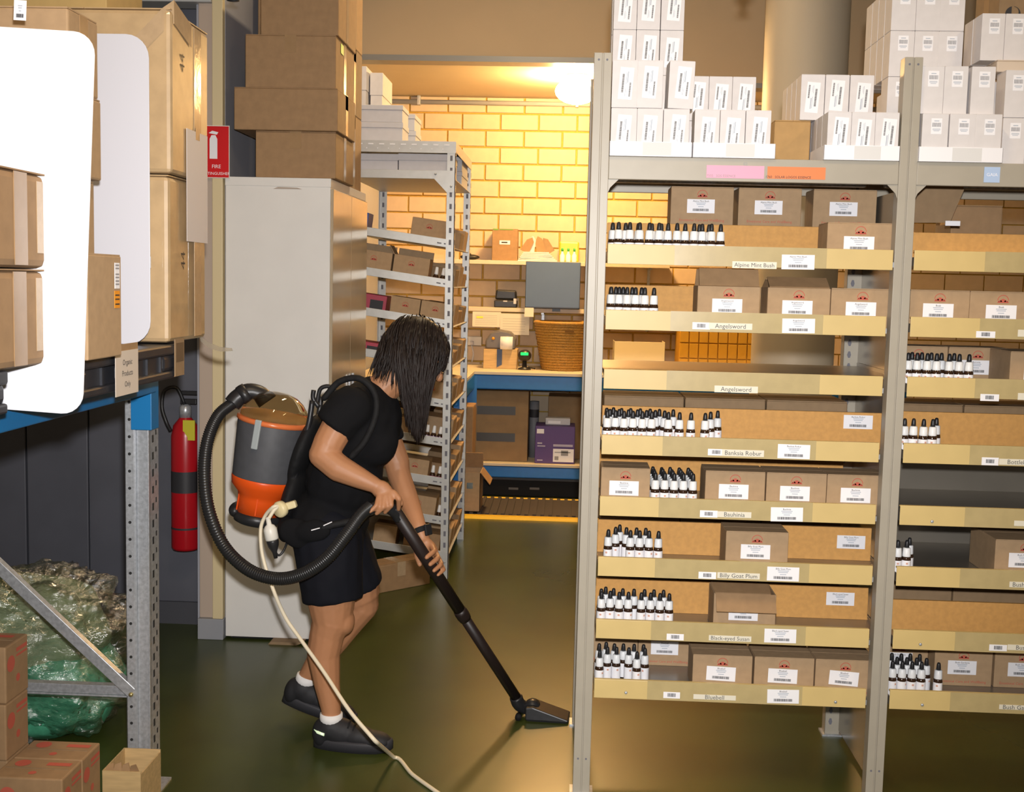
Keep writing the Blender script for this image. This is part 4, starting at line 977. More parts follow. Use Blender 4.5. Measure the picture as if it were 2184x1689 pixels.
# top angle frame
for yy in (YK0, YK1):
    p = G().box(RX0, RX1, yy-.002, yy+.001, RZT-.055, RZT+.002).box(RX0, RX1, min(yy, yy+.04), max(yy, yy+.04), RZT, RZT+.003).obj('top_angle', ZINC, t)
    s = G()
    for k in range(9): s.box(RX0+.05+k*.055-.013, RX0+.05+k*.055+.013, yy-.0032, yy-.0021, RZT-.018, RZT-.012); s.lathe([(.003, 0), (.003, .001)], 6, T(RX0+.03+k*.055, yy-.0021, RZT-.036) @ RX(pi/2))
    s.obj('slot_holes', LABEL, p, kind='stuff')
for xx in (RX0, RX1): G().box(xx-.0015, xx+.0015, YK0, YK1, RZT-.05, RZT).obj('top_angle', ZINC, t)
SHZ = [1.752, 1.550, 1.345, 1.135, .935, .735, .528, .325, .143]      # right hand end, lip top
TILT = radians(7.3)
SH = {}
def shelf(z, tilt, nm='shelf'):
    L = RX1-RX0-.006
    mx = T(RX1-.003, YK0, z) @ RY(tilt)
    o = G().box(-L, 0, .002, .005, -.042, 0, mx).box(-L, 0, .005, YK1-YK0-.005, -.042, -.038, mx).box(-L, 0, YK1-YK0-.005, YK1-YK0-.002, -.042, 0, mx).obj(nm, ZINC, t, bevel=.0012)
    s = G()
    for k in range(2 if tilt else 0): s.box(-.07+k*.035-.011, -.07+k*.035+.011, .0008, .0018, -.028, -.022, mx)
    if tilt: s.obj('slot_holes', HOLEG, o, kind='stuff')
    SH[len(SH)] = mx @ T(0, 0, -.038)
    return o
for z in SHZ: shelf(z, TILT)
shelf(2.098, 0, 'top_shelf')
G().prism([(RX1-.11, 2.098), (RX1-.11, 2.06), (RX1-.042, 1.99), (RX1-.003, 1.99), (RX1-.003, 2.098)], YK0-.004, YK0-.001).obj('gusset', ZINC, t)
G().prism([(RX1-.10, .143), (RX1-.10, .105), (RX1-.042, .05), (RX1-.003, .05), (RX1-.003, .143)], YK0-.004, YK0-.001).obj('gusset', ZINC, t)
for x_, z_ in ((RX1-.02, 2.02), (RX1-.1, 2.08), (RX1-.02, .09)): G().lathe([(.006, 0), (.004, .005)], 8, T(x_, YK0-.004, z_) @ RX(pi/2)).obj('bolt', GALV, t, True)
RS = 'small cartons on the tilted picking shelves'
def rcarton(i, xr, wd, h, label, y=.02, d=.14, m=None, logo_=True, open_=False, zoff=0, ry=0):
    # xr: distance of right edge from the right hand end of the shelf, in shelf coordinates
    mx = SH[i] @ T(-xr-wd/2, y, zoff)
    t = thing('rack_carton', label, 'carton', mx.translation, mx.to_euler(), RS)
    m = m or KRAFT_G
    if open_:
        b = G().box(-wd/2, wd/2, 0, .003, 0, h).box(-wd/2, wd/2, d-.003, d, 0, h+.035).box(-wd/2, -wd/2+.003, .003, d-.003, 0, h).box(wd/2-.003, wd/2, .003, d-.003, 0, h).box(-wd/2, wd/2, 0, d, 0, .003)
    else: b = G().box(-wd/2, wd/2, 0, d, 0, h)
    b.obj('body', m, t, bevel=.002, world=False)
    if open_: G().box(-.003, 0, .0, d, 0, .05, T(-wd/2, 0, h) @ RY(radians(-35))).obj('flap', m, t, world=False)
    else: G().box(-wd/2+.002, wd/2-.002, .002, d-.002, h, h+.002).obj('flap', m, t, world=False)
    if logo_:
        link('logo_print', cached('logo', logo), t, T(0, -.0008, h*.68)); text('Emotional Care and WellBeing', .0105, REDINK, t, T(0, -.0008, h*.2), 'slogan_print')
    return t
rcarton(0, .045, .185, .125, 'single brown carton on the topmost tilted shelf', y=.06)
rcarton(1, .13, .185, .125, 'open brown carton with raised flap beside the small red bottles', open_=True)
rcarton(1, .325, .185, .125, 'open brown carton at the inner end of the second tilted shelf', open_=True)
rcarton(2, .02, .15, .115, 'brown carton on the third tilted shelf at the slotted post')
rcarton(2, .175, .15, .115, 'brown carton on the third tilted shelf next to the pink box')
rcarton(3, .02, .19, .10, 'brown carton on the fourth tilted shelf behind the hair')
rcarton(4, .02, .17, .12, 'brown carton on the fifth tilted shelf at the slotted post')
rcarton(5, .145, .13, .11, 'brown carton on the sixth tilted shelf beside purple bottles')
rcarton(6, .27, .13, .11, 'brown carton on the seventh tilted shelf behind the arm')
rcarton(6, .115, .145, .11, 'brown carton on the seventh tilted shelf beside magenta bottles')
rcarton(7, .075, .185, .125, 'brown carton on the eighth tilted shelf beside one dark bottle')
rcarton(8, .28, .12, .12, 'plain brown carton on the lowest tilted shelf behind the shorts', logo_=False)
rcarton(8, .05, .19, .115, 'plain yellow brown carton on the lowest tilted shelf', m=KRAFT, logo_=False)
for i in range(9):     # cartons lined up along the rack, seen from the aisle side
    for k in range(3):
        if i in (0,) and k == 0: continue
        rcarton(i, .012, .16, .07+.02*((i+k) % 3), ['topmost', 'second', 'third', 'fourth', 'fifth', 'sixth', 'seventh', 'eighth', 'lowest'][i]+' tilted shelf carton end on the aisle side, '+['next to the slotted post', 'between two others', 'toward the brick wall'][k], y=.23+.24*k, d=.2, m=[KRAFT, KRAFT_D, KRAFT_G][(i+k) % 3], logo_=False)
def small_bottle(i, xr, col, y=.03, lab='', group=None):
    mx = SH[i] @ T(-xr, y, 0)
    t = thing('small_bottle', lab, 'bottle', mx.translation, mx.to_euler(), group)
    G().lathe([(.014, 0), (.0155, .003), (.0155, .044), (.012, .052), (.008, .055)], 14).obj('glass_body', GLASSB, t, True, world=False)
    G().lathe([(.0158, .007), (.0158, .038)], 14, cap=False).obj('paper_label', mat('lab_'+col[0], col[1], .5), t, True, world=False)
    G().lathe([(.010, .054), (.0105, .058), (.008, .088), (.006, .092)], 12).obj('cap', MATS['white_collar'], t, True, world=False)
PUR = ('purple', (.24, .14, .42)); MAG = ('magenta', (.32, .05, .16)); RED_ = ('red', (.40, .03, .04)); DRK = ('dark', (.05, .05, .06))
for k in range(3): small_bottle(5, .055+.034*k, PUR, lab='small purple labelled bottle on the sixth tilted shelf', group='purple bottles on the rack')
for k in range(2): small_bottle(6, .055+.036*k, MAG, lab='small magenta labelled bottle on the seventh tilted shelf', group='magenta bottles on the rack')
for k in range(2): small_bottle(1, .055+.036*k, RED_, lab='small red labelled bottle on the second tilted shelf', group='red bottles on the rack')
small_bottle(7, .055, DRK, lab='small dark bottle alone on the eighth tilted shelf')
def pack(i, xr, wd, h, m, label, y=.03, d=.15, cat='box', window=True):
    mx = SH[i] @ T(-xr-wd/2, y, 0); t = thing('gift_box', label, cat, mx.translation, mx.to_euler())
    G().box(-wd/2, wd/2, 0, d, 0, h).obj('body', m, t, bevel=.002, world=False)
    if window: G().box(wd*.0, wd*.4, -.001, 0, h*.2, h*.75).obj('window', INK, t, world=False)
PINKB = mat('pink_red_card', (.45, .05, .09), .5)
pack(2, .36, .17, .105, PINKB, 'pink red gift box on the third tilted shelf by the cabinet', y=.1)
pack(1, .515, .012+.0, .15, PINKB, 'narrow pink red box on the second tilted shelf behind the cabinet edge', window=False, y=.17)
pack(3, .36, .17, .07, PINKB, 'flat pink red gift box on the fourth tilted shelf by the cabinet')
pack(4, .3, .22, .07, mat('slate_card', (.10, .11, .15), .5), 'flat slate blue box on the fifth tilted shelf behind the hair', window=False)
pack(0, .45, .012, .11, mat('blue_book', (.03, .09, .35), .5), 'thin blue folder standing on the topmost tilted shelf', window=False)
# white boxes on the rack top
def wcarton(label, x, y, z, wd, d, h, m=None):
    t = thing('white_box', label, 'carton', (x, y, z)); m = m or WCARD_G
    G().box(-wd/2, wd/2, 0, d, 0, h*.72).obj('body', m, t, bevel=.002, world=False)
    G().box(-wd/2-.003, wd/2+.003, -.003, d+.003, h*.72, h).obj('lid', m, t, bevel=.002, world=False)
def px_box(label, p0, p1, t0, t1, Y, d, m=None, z0=None):
    a, b = PY(p0, t1, Y), PY(p1, t1, Y); zt_ = PY(p0, t0, Y).z; zb_ = z0 if z0 is not None else a.z
    wcarton(label, (a.x+b.x)/2, Y, zb_, b.x-a.x, d, zt_-zb_, m); return zt_
zr = 2.098-.037
px_box('white lidded box under the slotted top angle by the cabinet', 768, 848, 327, 370, YK0+.02, .3, z0=zr)
px_box('wide white lidded box under the slotted top angle at the post', 850, 962, 327, 370, YK0+.02, .3, z0=zr)
rtop = RZT+.004
G().box(RX0, RX1, YK0+.05, YK1-.05, RZT-.006, RZT+.003).obj('top_board', mat('grey_board', (.4, .4, .38), .6), rack)
z_ = px_box('lower white box of the pair on top of the slotted rack', 767, 858, 260, 298, YK0+.06, .22, z0=rtop)
px_box('upper white box of the pair on top of the slotted rack', 767, 858, 223, 260, YK0+.06, .22, z0=z_+.001)
z_ = px_box('lower small white box on the rack top beside the pair', 862, 886, 279, 300, 6.35, .22, z0=rtop)
px_box('upper small white box on the rack top beside the pair', 860, 884, 243, 279, 6.35, .26, z0=z_+.001)
px_box('tall white box on the rack top against the soffit', 790, 815, 155, 222, 6.62, .34, WCARD, z0=rtop)
px_box('white box at the back of the rack top near the cabinet cartons', 757, 780, 141, 222, 6.55, .3, WCARD, z0=rtop)
for k in range(2): wcarton(['lower', 'upper'][k]+' white box on the aisle side shelf of the rack', RX1-.078, YK0+.5, zr+.080*k, .13, .36, .079)
# carton on the floor before the rack
a = PZ(795, 1268, 0); b = PZ(910, 1246, 0)
t = carton('floor_carton', 'closed brown carton on the green floor under the slotted rack', 0, 0, 0, .365, .12, .140, m=KRAFT, tape=False)
t.location = ((a.x+b.x)/2+.005, (a.y+b.y)/2, 0); t.rotation_euler = (0, 0, atan2(b.y-a.y, b.x-a.x))
link('tape', G().box(-.025, .025, -.001, .12, .140, .1408).box(-.025, .025, -.0012, -.0004, .07, .141).mesh('tape', CTAPE), t)
t = thing('card_scrap', 'scrap of brown cardboard on the floor at the cabinet base', 'scrap', PZ(610, 1371, 0))
G().prism([(-.07, 0), (.05, 0), (.08, .012), (-.06, .012)], -.03, .03).obj('scrap', KRAFT_D, t, world=False)

# ================================================================== packing bench in the alcove
YBN = 8.40; BZ = .885; BX0 = PY(1015, 797, YBN).x; BXR = 2.4
DECKW = mat('bench_board', (.66, .58, .44), .5, noise=.05, nscale=8)
bn = thing('packing_bench', 'blue framed packing bench with cream tops along the brick wall', 'bench', (.3, YBN, 0))
G().box(XL+.02, BXR, YBN-.01, YB-.03, BZ, BZ+.022).obj('worktop', DECKW, bn, bevel=.002)
G().box(XL+.02, BX0-.01, 7.15, YBN-.012, BZ, BZ+.022).obj('worktop', DECKW, bn, bevel=.002)
G().box(BX0-.02, BXR, YBN, YBN+.04, BZ-.105, BZ).obj('front_beam', BLUE, bn, bevel=.008)
G().box(BX0-.045, BX0-.008, 7.17, YBN+.03, BZ-.105, BZ).obj('side_beam', BLUE, bn, bevel=.008)
for x, y in ((BX0-.04, 7.18), (BXR-.06, YBN), (BX0-.03, YB-.1), (BXR-.06, YB-.1), (XL+.05, 7.18), (BX0-.05, YBN-.01), (1.1, YBN), (1.1, YB-.1)):
    G().box(x, x+.05, y, y+.05, 0, BZ-.02).obj('leg', BLUE, bn, bevel=.003)
G().box(BX0-.06, BX0+.01, YBN-.012, YBN-.006, BZ-.24, BZ-.01).obj('bracket', BLUE, bn)
G().box(BX0-.02, BXR, YBN, YBN+.04, .145, .225).obj('front_beam', BLUE, bn, bevel=.008)
G().box(BX0-.02, BXR, YBN-.005, YB-.05, .228, .248).obj('lower_deck', DECKW, bn, bevel=.002)
# mat
my0, my1 = 7.60, YBN-.05; mx0_, mx1_ = PZ(945, 1100, 0).x, 1.2
t = thing('floor_mat', 'ribbed rubber mat with yellow edges before the packing bench', 'mat', ((mx0_+mx1_)/2, (my0+my1)/2, 0))
G().box(mx0_, mx1_, my0+.09, my1-.05, 0, .012).obj('mat_body', RUBBER, t)
n = 38
for k in range(n):
    x = mx0_+(mx1_-mx0_)*(k+.5)/n; G().box(x-.012, x+.012, my0+.095, my1-.055, .012, .022).obj('rib', RUBBER, t)
for a, b in ((my0, my0+.09), (my1-.05, my1)):
    G().prism([(a, 0), (b, 0), (b-.02, .016), (a+.02, .016)], mx0_, mx1_, Matrix(((0, 1, 0, 0), (1, 0, 0, 0), (0, 0, 1, 0), (0, 0, 0, 1)))).obj('yellow_edge', YELLOW, t)
# crates below and boxes on the lower deck
t = thing('black_crate', 'long black crate on the floor below the blue bench', 'crate', (0, YBN+.06, 0))
G().box(BX0+.02, .62, YBN+.06, YBN+.40, 0, .135).obj('body', BLACKM, t, bevel=.008)
G().box(BX0+.0, .64, YBN+.045, YBN+.42, .118, .14).obj('rim', BLACKP, t, bevel=.004)
for px in (1095, 1140): c = PY(px, 1042, YBN+.058); G().box(c.x-.035, c.x+.035, YBN+.058, YBN+.06, c.z-.008, c.z+.008).obj('sticker', mat('faded_sticker', (.12, .11, .10), .5), t)
zd = .249
def bench_box(name, label, p0, p1, t0, Y, d, m, z0, tape=False):
    a, b = PY(p0, t0, Y), PY(p1, t0, Y)
    return carton(name, label, (a.x+b.x)/2, Y, z0, b.x-a.x, d, a.z-z0, m=m, tape=tape), a, b
DKK = mat('kraft_bench', (.33, .21, .10), .7, noise=.15, nscale=12)  # brown kraft of the cartons on the bench's lower deck
t, a, b = bench_box('bench_carton', 'brown carton with two dark tape bands below the bench', 1014, 1128, 832, YBN+.10, .4, DKK, zd)
rollx = b.x+.037; wd = b.x-a.x; hh = a.z-zd
for zz_ in (.28, .66): G().box(-wd*.46, wd*.26, -.002, -.0006, hh*zz_, hh*(zz_+.12)).obj('dark_band', mat('dark_tape', (.06, .055, .05), .4), t, world=False)
text('PACKAGING', .03, KRAFT_D, t, T(-.03, -.001, hh*.53), 'faded_print')
t, a, b = bench_box('bench_carton', 'brown carton behind the purple box below the bench', 1170, 1250, 845, YBN+.30, .3, DKK, zd)
t, a, b = bench_box('purple_box', 'purple printed box with white labels below the bench', 1142, 1227, 908, YBN+.05, .24, PURPLE, zd)
wd = b.x-a.x; hh = a.z-zd
for (x0, x1, z0, z1) in ((.04, .22, .80, .92), (.46, .98, .05, .40)): G().box(-wd/2+wd*x0, -wd/2+wd*x1, -.002, -.0006, hh*z0, hh*z1).obj('white_label', LABEL, t, world=False)
for (x0, x1, z0, z1) in ((.50, .60, .1, .2), (.66, .84, .22, .36), (.5, .9, .30, .32)): G().box(-wd/2+wd*x0, -wd/2+wd*x1, -.003, -.0021, hh*z0, hh*z1).obj('label_print', GREYINK, t, world=False)
for (x0, x1, z0, z1) in ((.06, .18, .52, .56), (.06, .26, .45, .48), (.46, .95, .46, .52), (.06, .2, .07, .1)): G().box(-wd/2+wd*x0, -wd/2+wd*x1, -.002, -.0006, hh*z0, hh*z1).obj('lettering_line', mat('lilac_ink', (.45, .42, .55), .5), t, world=False)
c = PY(1190, 890, YBN+.12)
t = thing('white_pack', 'small white pack lying on the purple box', 'pack', (c.x, YBN+.12, zd+hh+.001)); G().box(-.09, .09, 0, .1, 0, .05).obj('pack', WCARD_G, t, world=False, bevel=.006); G().box(-.07, .02, -.001, 0, .01, .03).obj('pack_label', LABEL, t, world=False)
t = thing('roll_bag', 'grey roll standing between the carton and purple box', 'roll', (rollx, YBN+.345, zd)); G().lathe([(.035, 0), (.035, .42), (.012, .42), (.012, .40)], 20).obj('roll', mat('grey_roll', (.22, .23, .26), .5), t, True, world=False); G().lathe([(.0354, .3), (.0354, .36)], 20, cap=False).obj('band', INK, t, world=False)
# boxes beside the bench end
a = PY(986, 1000, 7.95)
carton('side_carton', 'tall yellow brown carton standing at the bench corner', PY(992, 930, 8.0).x-.06, 8.02, .0218, .22, .28, PY(1000, 868, 8.0).z-.0218, m=KRAFT, tape=True)
t = thing('open_carton', 'open brown carton with raised flap at the end of the slotted rack', 'carton', (PY(985, 1080, 7.72).x, 7.72, .0218))
wd, h = .24, PY(1000, 1008, 7.72).z-.0218
G().box(-wd/2, wd/2, 0, .004, 0, h).box(-wd/2, wd/2, .25, .254, 0, h).box(-wd/2, -wd/2+.004, 0, .25, 0, h).box(wd/2-.004, wd/2, 0, .25, 0, h).box(-wd/2, wd/2, 0, .25, 0, .004).obj('body', KRAFT_G, t, world=False)
G().box(-wd/2, wd/2, 0, .11, 0, .004, T(0, .25, h) @ RX(1.9)).obj('flap', KRAFT, t, world=False)
G().box(0, .10, 0, .25, 0, .004, T(wd/2, 0, h) @ RY(.9)).obj('flap', KRAFT, t, world=False)
c = PY(1002, 1036, 7.718); G().box(c.x-.02, c.x+.02, 7.7185, 7.720, c.z-.02, c.z+.02).obj('foil_sticker', mat('foil', (.8, .8, .8), .15, .9), t)
# wall shelves
def wshelf(label, py, x1, d=.26):
    z = PY(1100, py, YB-d).z; t = thing('wall_shelf', label, 'shelf', (.1, YB-d/2, z))
    G().box(XL+.02, x1, YB-d, YB-.012, z-.03, z).obj('board', DECKW, t, bevel=.002)
    for x in (-.9, -.2, .6, 1.2):
        G().box(x, x+.02, YB-d+.05, YB-.012, z-.045, z-.03).box(x, x+.02, YB-.03, YB-.012, z-.16, z-.03).obj('bracket', GALV, t)
    return z
zs1 = wshelf('upper white wall shelf on the bricks holding a brown box', 556, .75)
zs2 = wshelf('lower white wall shelf on the bricks holding the black printer', 657, 1.0)
def sx(px, py=560, Y=YB-.2): return PY(px, py, Y).x
t = carton('shelf_box', 'brown box with white label on the upper wall shelf', sx(1076), YB-.22, zs1, sx(1103)-sx(1049), .18, PY(1076, 488, YB-.22).z-zs1, m=KRAFT, tape=False)
G().box(-.04, .04, -.002, -.0005, .12, .15).obj('label', LABEL, t, world=False); G().box(-.025, .02, -.003, -.0021, .13, .14).obj('label_print', INK, t, world=False)
G().box(-.09, -.05, -.0016, -.0005, .225, .237).box(-.04, .06, -.0016, -.0005, .228, .235).obj('green_print', mat('green_ink', (.15, .3, .05), .5), t, world=False)
t = thing('paper_bundle', 'pile of white papers and kraft bags on the upper wall shelf', 'papers', (sx(1145), YB-.2, zs1))
random.seed(11)
for k in range(6): G().box(-.145+.008*k, .15-.012*k, 0, .17, .012*k, .012*k+.010, RZ(random.uniform(-.06, .06))).obj('paper_sheet', WCARD, t, world=False)
for k, (x, a_) in enumerate(((-.10, .5), (-.06, .2), (.03, -.25), (.10, -.5))):
    G().prism([(-.035, 0), (.035, 0), (.028, .10), (.0, .125), (-.028, .09)], .05, .056, T(x, .0+.02*k, .07) @ RY(a_)).obj('kraft_bag', [KRAFT, WCARD_G, KRAFT, KRAFT_D][k], t, world=False)
t = thing('yellow_tub', 'yellow tub of small green capped bottles on the upper wall shelf', 'tub', (sx(1213), YB-.2, zs1))
G().box(-.075, .075, .09, .15, 0, .155).obj('tub', mat('tub_yellow', (.55, .48, .03), .35), t, world=False, bevel=.012)
for k in range(3):
    b_ = G().lathe([(.016, 0), (.018, .004), (.018, .05), (.008, .07), (.008, .08)], 12, T(-.05+.045*k, .05, 0)).obj('squeeze_bottle', LABEL, t, True, world=False)
    G().lathe([(.009, .08), (.009, .1), (.004, .105)], 10, T(-.05+.045*k, .05, 0)).obj('green_cap', mat('cap_green', (.05, .4, .08), .4), b_, True, world=False)
t = thing('black_scanner', 'black handheld device lying on the upper wall shelf', 'device', (sx(1000), YB-.18, zs1)); G().ell((0, .05, .022), .075, .04, .022).obj('body', BLACKP, t, True, world=False); G().box(-.03, .01, .02, .08, .03, .055).obj('head', BLACKP, t, world=False, bevel=.01)
t = thing('receipt_printer', 'black label printer on the lower wall shelf', 'printer', (sx(1080), YB-.2, zs2))
w_ = (sx(1105)-sx(1056))/2
G().box(-w_, w_, 0, .16, 0, .055).obj('body', BLACKP, t, world=False, bevel=.008)
G().prism([(-w_*.95, .06), (w_*.95, .06), (w_*.88, .13), (-w_*.85, .135)], .03, .16).obj('lid', BLACKP, t, world=False, bevel=.012)
G().box(-w_*.2, w_*.15, -.002, 0, .045, .053).obj('badge', WCARD_G, t, world=False); G().box(w_*.7, w_*.95, -.002, .0, .03, .07).obj('side_button', WCARD_G, t, world=False)
# monitor
ymn = YB-.34
a, b = PY(1122, 557, ymn), PY(1236, 660, ymn)
t = thing('monitor', 'grey flat monitor in front of the lower wall shelf', 'monitor', ((a.x+b.x)/2, ymn, b.z))
G().box(a.x, b.x, ymn, ymn+.035, b.z, a.z).obj('housing', BLACKP, t, bevel=.004)
G().box(a.x+.003, b.x-.003, ymn-.001, ymn, b.z+.012, a.z-.003).obj('screen', SCREEN, t)
xm = (a.x+b.x)/2+.03
G().box(xm-.03, xm+.03, ymn+.01, ymn+.03, b.z-.02, b.z).box(xm-.02, xm+.02, ymn+.03, YB-.26, b.z+.1, b.z+.14).obj('mount_arm', BLACKP, t)
# papers under the shelf
for k, (p0, t0, p1, t1, lb) in enumerate(((1008, 664, 1068, 698, 'white paper with yellow highlight pinned under the lower wall shelf'), (1067, 668, 1128, 715, 'white printed table sheet pinned under the lower wall shelf'), (1119, 656, 1138, 676, 'small white note stuck at the monitor corner'))):
    Y = YB-.262-.004*k if k < 2 else ymn-.004
    a, b = PY(p0, t0, Y), PY(p1, t1, Y)
    t = thing('paper_note', lb, 'paper', ((a.x+b.x)/2, Y, b.z))
    G().box(a.x, b.x, Y-.001, Y, b.z, a.z).obj('paper', mat('note_paper', (.74, .70, .58), .6), t)
    g = G()
    for j in range(6): g.box(a.x+.02, b.x-.03, Y-.0016, Y-.0011, b.z+(a.z-b.z)*(.15+.12*j), b.z+(a.z-b.z)*(.15+.12*j)+.002)
    if k < 2: g.obj('printed_lines', mat('faint_ink', (.45, .43, .38), .6), t, kind='stuff')
    if k == 0: G().box(a.x+.03, a.x+.08, Y-.0022, Y-.0017, a.z-.05, a.z-.035).obj('highlight', mat('highlighter', (.75, .78, .08), .5), t)
# outlet
t = thing('power_outlet', 'white power outlet on the bricks with a grey plug lead', 'outlet', (sx(1011, 727, YB), YB-.01, PY(1011, 727, YB).z))
G().box(-.06, .06, -.012, 0, -.035, .035).obj('plate', WHITEP, t, world=False, bevel=.004); G().box(-.03, .0, -.035, -.012, -.03, .0).obj('plug', WCARD_G, t, world=False, bevel=.004)
G().tube(smooth_path([(-.015, -.03, -.03), (.0, -.03, -.1), (-.01, -.03, -.160)], 5), .006, 8).obj('lead', WCARD_G, t, True, world=False)
# label printer on stand
bz = BZ+.0225; yp = YBN+.28
def bx(px, py=760): return PY(px, py, yp).x
t = thing('stand_block', 'light timber stand block under the label printer', 'stand', (bx(1067), yp, bz))
w_ = (bx(1103)-bx(1031))/2; hs = PY(1067, 745, yp).z-bz
hs = max(hs, .08)
G().box(-w_, w_, .004, .22, 0, hs).obj('block', WOOD, t, world=False, bevel=.003); G().prism([(-w_*.2, .01), (w_*.1, .03), (w_*.1, hs), (-w_*.2, hs)], .001, .0035).obj('slot', mat('dark_blue_slot', (.05, .08, .18), .5), t, world=False)
t = thing('label_printer', 'dark grey label printer with a white label roll on the timber stand', 'printer', (bx(1067), yp, bz+hs))
hp_ = PY(1067, 704, yp).z-bz-hs
G().prism([(-w_*.9, 0), (w_*.85, 0), (w_*.9, hp_*.55), (w_*.55, hp_*.9), (-w_*.1, hp_), (-w_*.6, hp_*.85), (-w_*.92, hp_*.45)], .02, .2).obj('housing', mat('printer_grey', (.13, .12, .12), .4), t, world=False, bevel=.012)
G().lathe([(.048, -.045), (.048, .045), (.012, .045)], 24, T(w_*.35, .01, hp_*.33) @ RY(pi/2)).obj('label_roll', LABEL, t, True, world=False)
G().lathe([(.012, 0), (.010, .006)], 12, T(-w_*.45, .02, hp_*.55) @ RX(pi/2)).obj('orange_button', mat('orange_btn', (.8, .35, .02), .4), t, True, world=False)
# barcode scanner on its cradle
t = thing('barcode_scanner', 'black barcode scanner with green light on its cradle', 'scanner', (bx(1119), yp, bz))
G().lathe([(.05, 0), (.045, .01), (.018, .02), (.015, .07)], 18).obj('cradle', BLACKP, t, True, world=False)
G().ell((0, -.01, .105), .05, .04, .042).obj('head', BLACKP, t, True, world=False)
G().box(-.028, .028, -.052, -.044, .108, .128).obj('green_light', mat('green_led', (.0, .6, .05), .4, emit=(.0, 1, .12), estr=1.6), t, world=False, bevel=.002)
G().tube(smooth_path([(.03, .0, .02), (.07, .02, .008), (.075, .06, .006)], 6), .004, 6).obj('lead', BLACKP, t, True, world=False)
# wicker basket
bx0, bx1 = PY(1143, 690, YBN+.33).x, PY(1240, 690, YBN+.33).x
yb_ = YBN+.36; br = (PY(1262, 690, yb_).x-PY(1143, 690, yb_).x)/2; bh = PY(1190, 688, yb_).z-bz
t = thing('wicker_basket', 'tall round honey coloured wicker basket on the bench', 'basket', (PY(1143, 690, yb_).x+br, yb_, bz))
rb = br*.72
for k in range(17):
    z = .012+(bh-.03)*k/16; r_ = rb+(br-rb)*k/16
    pts = [(r_*cos(2*pi*i/36)+(.004*cos(2*pi*i/36) if (i+k) % 2 else -.002*cos(2*pi*i/36)), r_*sin(2*pi*i/36)*(1.0), z) for i in range(37)]
    G().tube(pts, bh/30, 6).obj('weave_ring', WICKER, t, True, world=False)
for k in range(18):
    a_ = 2*pi*k/18; G().tube([((rb+.004)*cos(a_), (rb+.004)*sin(a_), 0), ((br+.004)*cos(a_), (br+.004)*sin(a_), bh)], .004, 6).obj('stake', WICKER, t, True, world=False)
G().tube([(br*1.03*cos(2*pi*i/36), br*1.03*sin(2*pi*i/36), bh) for i in range(37)], .013, 8).obj('rim', WICKER, t, True, world=False)
G().lathe([(rb-.004, 0), (rb-.004, .006), (rb-.006, .01), (br-.006, bh)], 30, cap=False).obj('lining', mat('wicker_dark', (.30, .14, .03), .8), t, True, world=False)
G().box(-.03+br*.2, .035+br*.2, -br*1.05, -br*.95, bh*.82, bh*.87).obj('hand_slot', mat('slot_dark', (.10, .05, .01), .9), t, world=False)
# further objects on the bench seen through the shelves
t = thing('cream_caddy', 'pale cream tray caddy on the bench seen under the Angelsword tray', 'tray', (PY(1364, 745, 8.7).x, 8.7, bz))
w_ = (PY(1419, 745, 8.7).x-PY(1310, 745, 8.7).x)/2; h_ = PY(1364, 729, 8.7).z-bz
G().box(-w_, w_, 0, .005, 0, h_).box(-w_, w_, .25, .255, 0, h_*.9).box(-w_, -w_+.005, 0, .25, 0, h_).box(w_-.005, w_, 0, .25, 0, h_).box(-w_, w_, 0, .25, 0, .005).obj('tray', mat('cream_tray', (.74, .66, .45), .5), t, world=False, bevel=.002)
G().box(-.012, .012, -.003, 0, .02, .035).obj('catch', GALV, t, world=False)
t = thing('orange_crate', 'orange grid sided crate on the bench seen under the Angelsword tray', 'crate', (PY(1532, 735, 8.7).x, 8.7, bz))
w_ = (PY(1616, 735, 8.7).x-PY(1450, 735, 8.7).x)/2; h_ = PY(1532, 700, 8.7).z-bz
G().box(-w_, w_, .012, .35, 0, h_).obj('core', mat('crate_orange', (.60, .33, .03), .5), t, world=False)
for r_ in range(3):
    for c_ in range(8): G().box(-w_+2*w_*c_/8+.004, -w_+2*w_*(c_+1)/8-.004, 0, .012, h_*r_/3+.004, h_*(r_+1)/3-.004).obj('panel', MATS['crate_orange'], t, world=False, bevel=.003)
t = thing('yellow_spool', 'small yellow spool on the bench next to the shelving post', 'spool', (PY(1288, 742, 8.6).x, 8.6, bz)); G().lathe([(.03, 0), (.03, .008), (.015, .01), (.015, .05), (.03, .052), (.03, .06)], 16).obj('spool', YELLOW, t, True, world=False); G().lathe([(.025, .012), (.025, .048)], 16).obj('thread', mat('thread_grey', (.4, .4, .42), .8), t, True, world=False)
# ceiling sprinklers
for k, (px, py, Y, lb) in enumerate(((1592, -6, 3.75, 'sprinkler head hanging above the top shelf cartons'), (497, 4, 4.1, 'sprinkler head hanging beside the cabinet cartons'))):
    c = PY(px, py, Y); t = thing('sprinkler', lb, 'sprinkler', (c.x, Y, 3.9))
    zl = c.z-3.9
    G().tube([(0, 0, 0), (0, 0, zl+.05)], .014, 10).obj('drop_pipe', GALV, t, True, world=False)
    G().lathe([(.004, zl), (.022, zl+.004), (.022, zl+.008), (.008, zl+.012), (.012, zl+.04), (.028, zl+.05), (.028, zl+.06)], 14).obj('head', mat('sprinkler_dark', (.06, .07, .08), .4, .5), t, True, world=False)

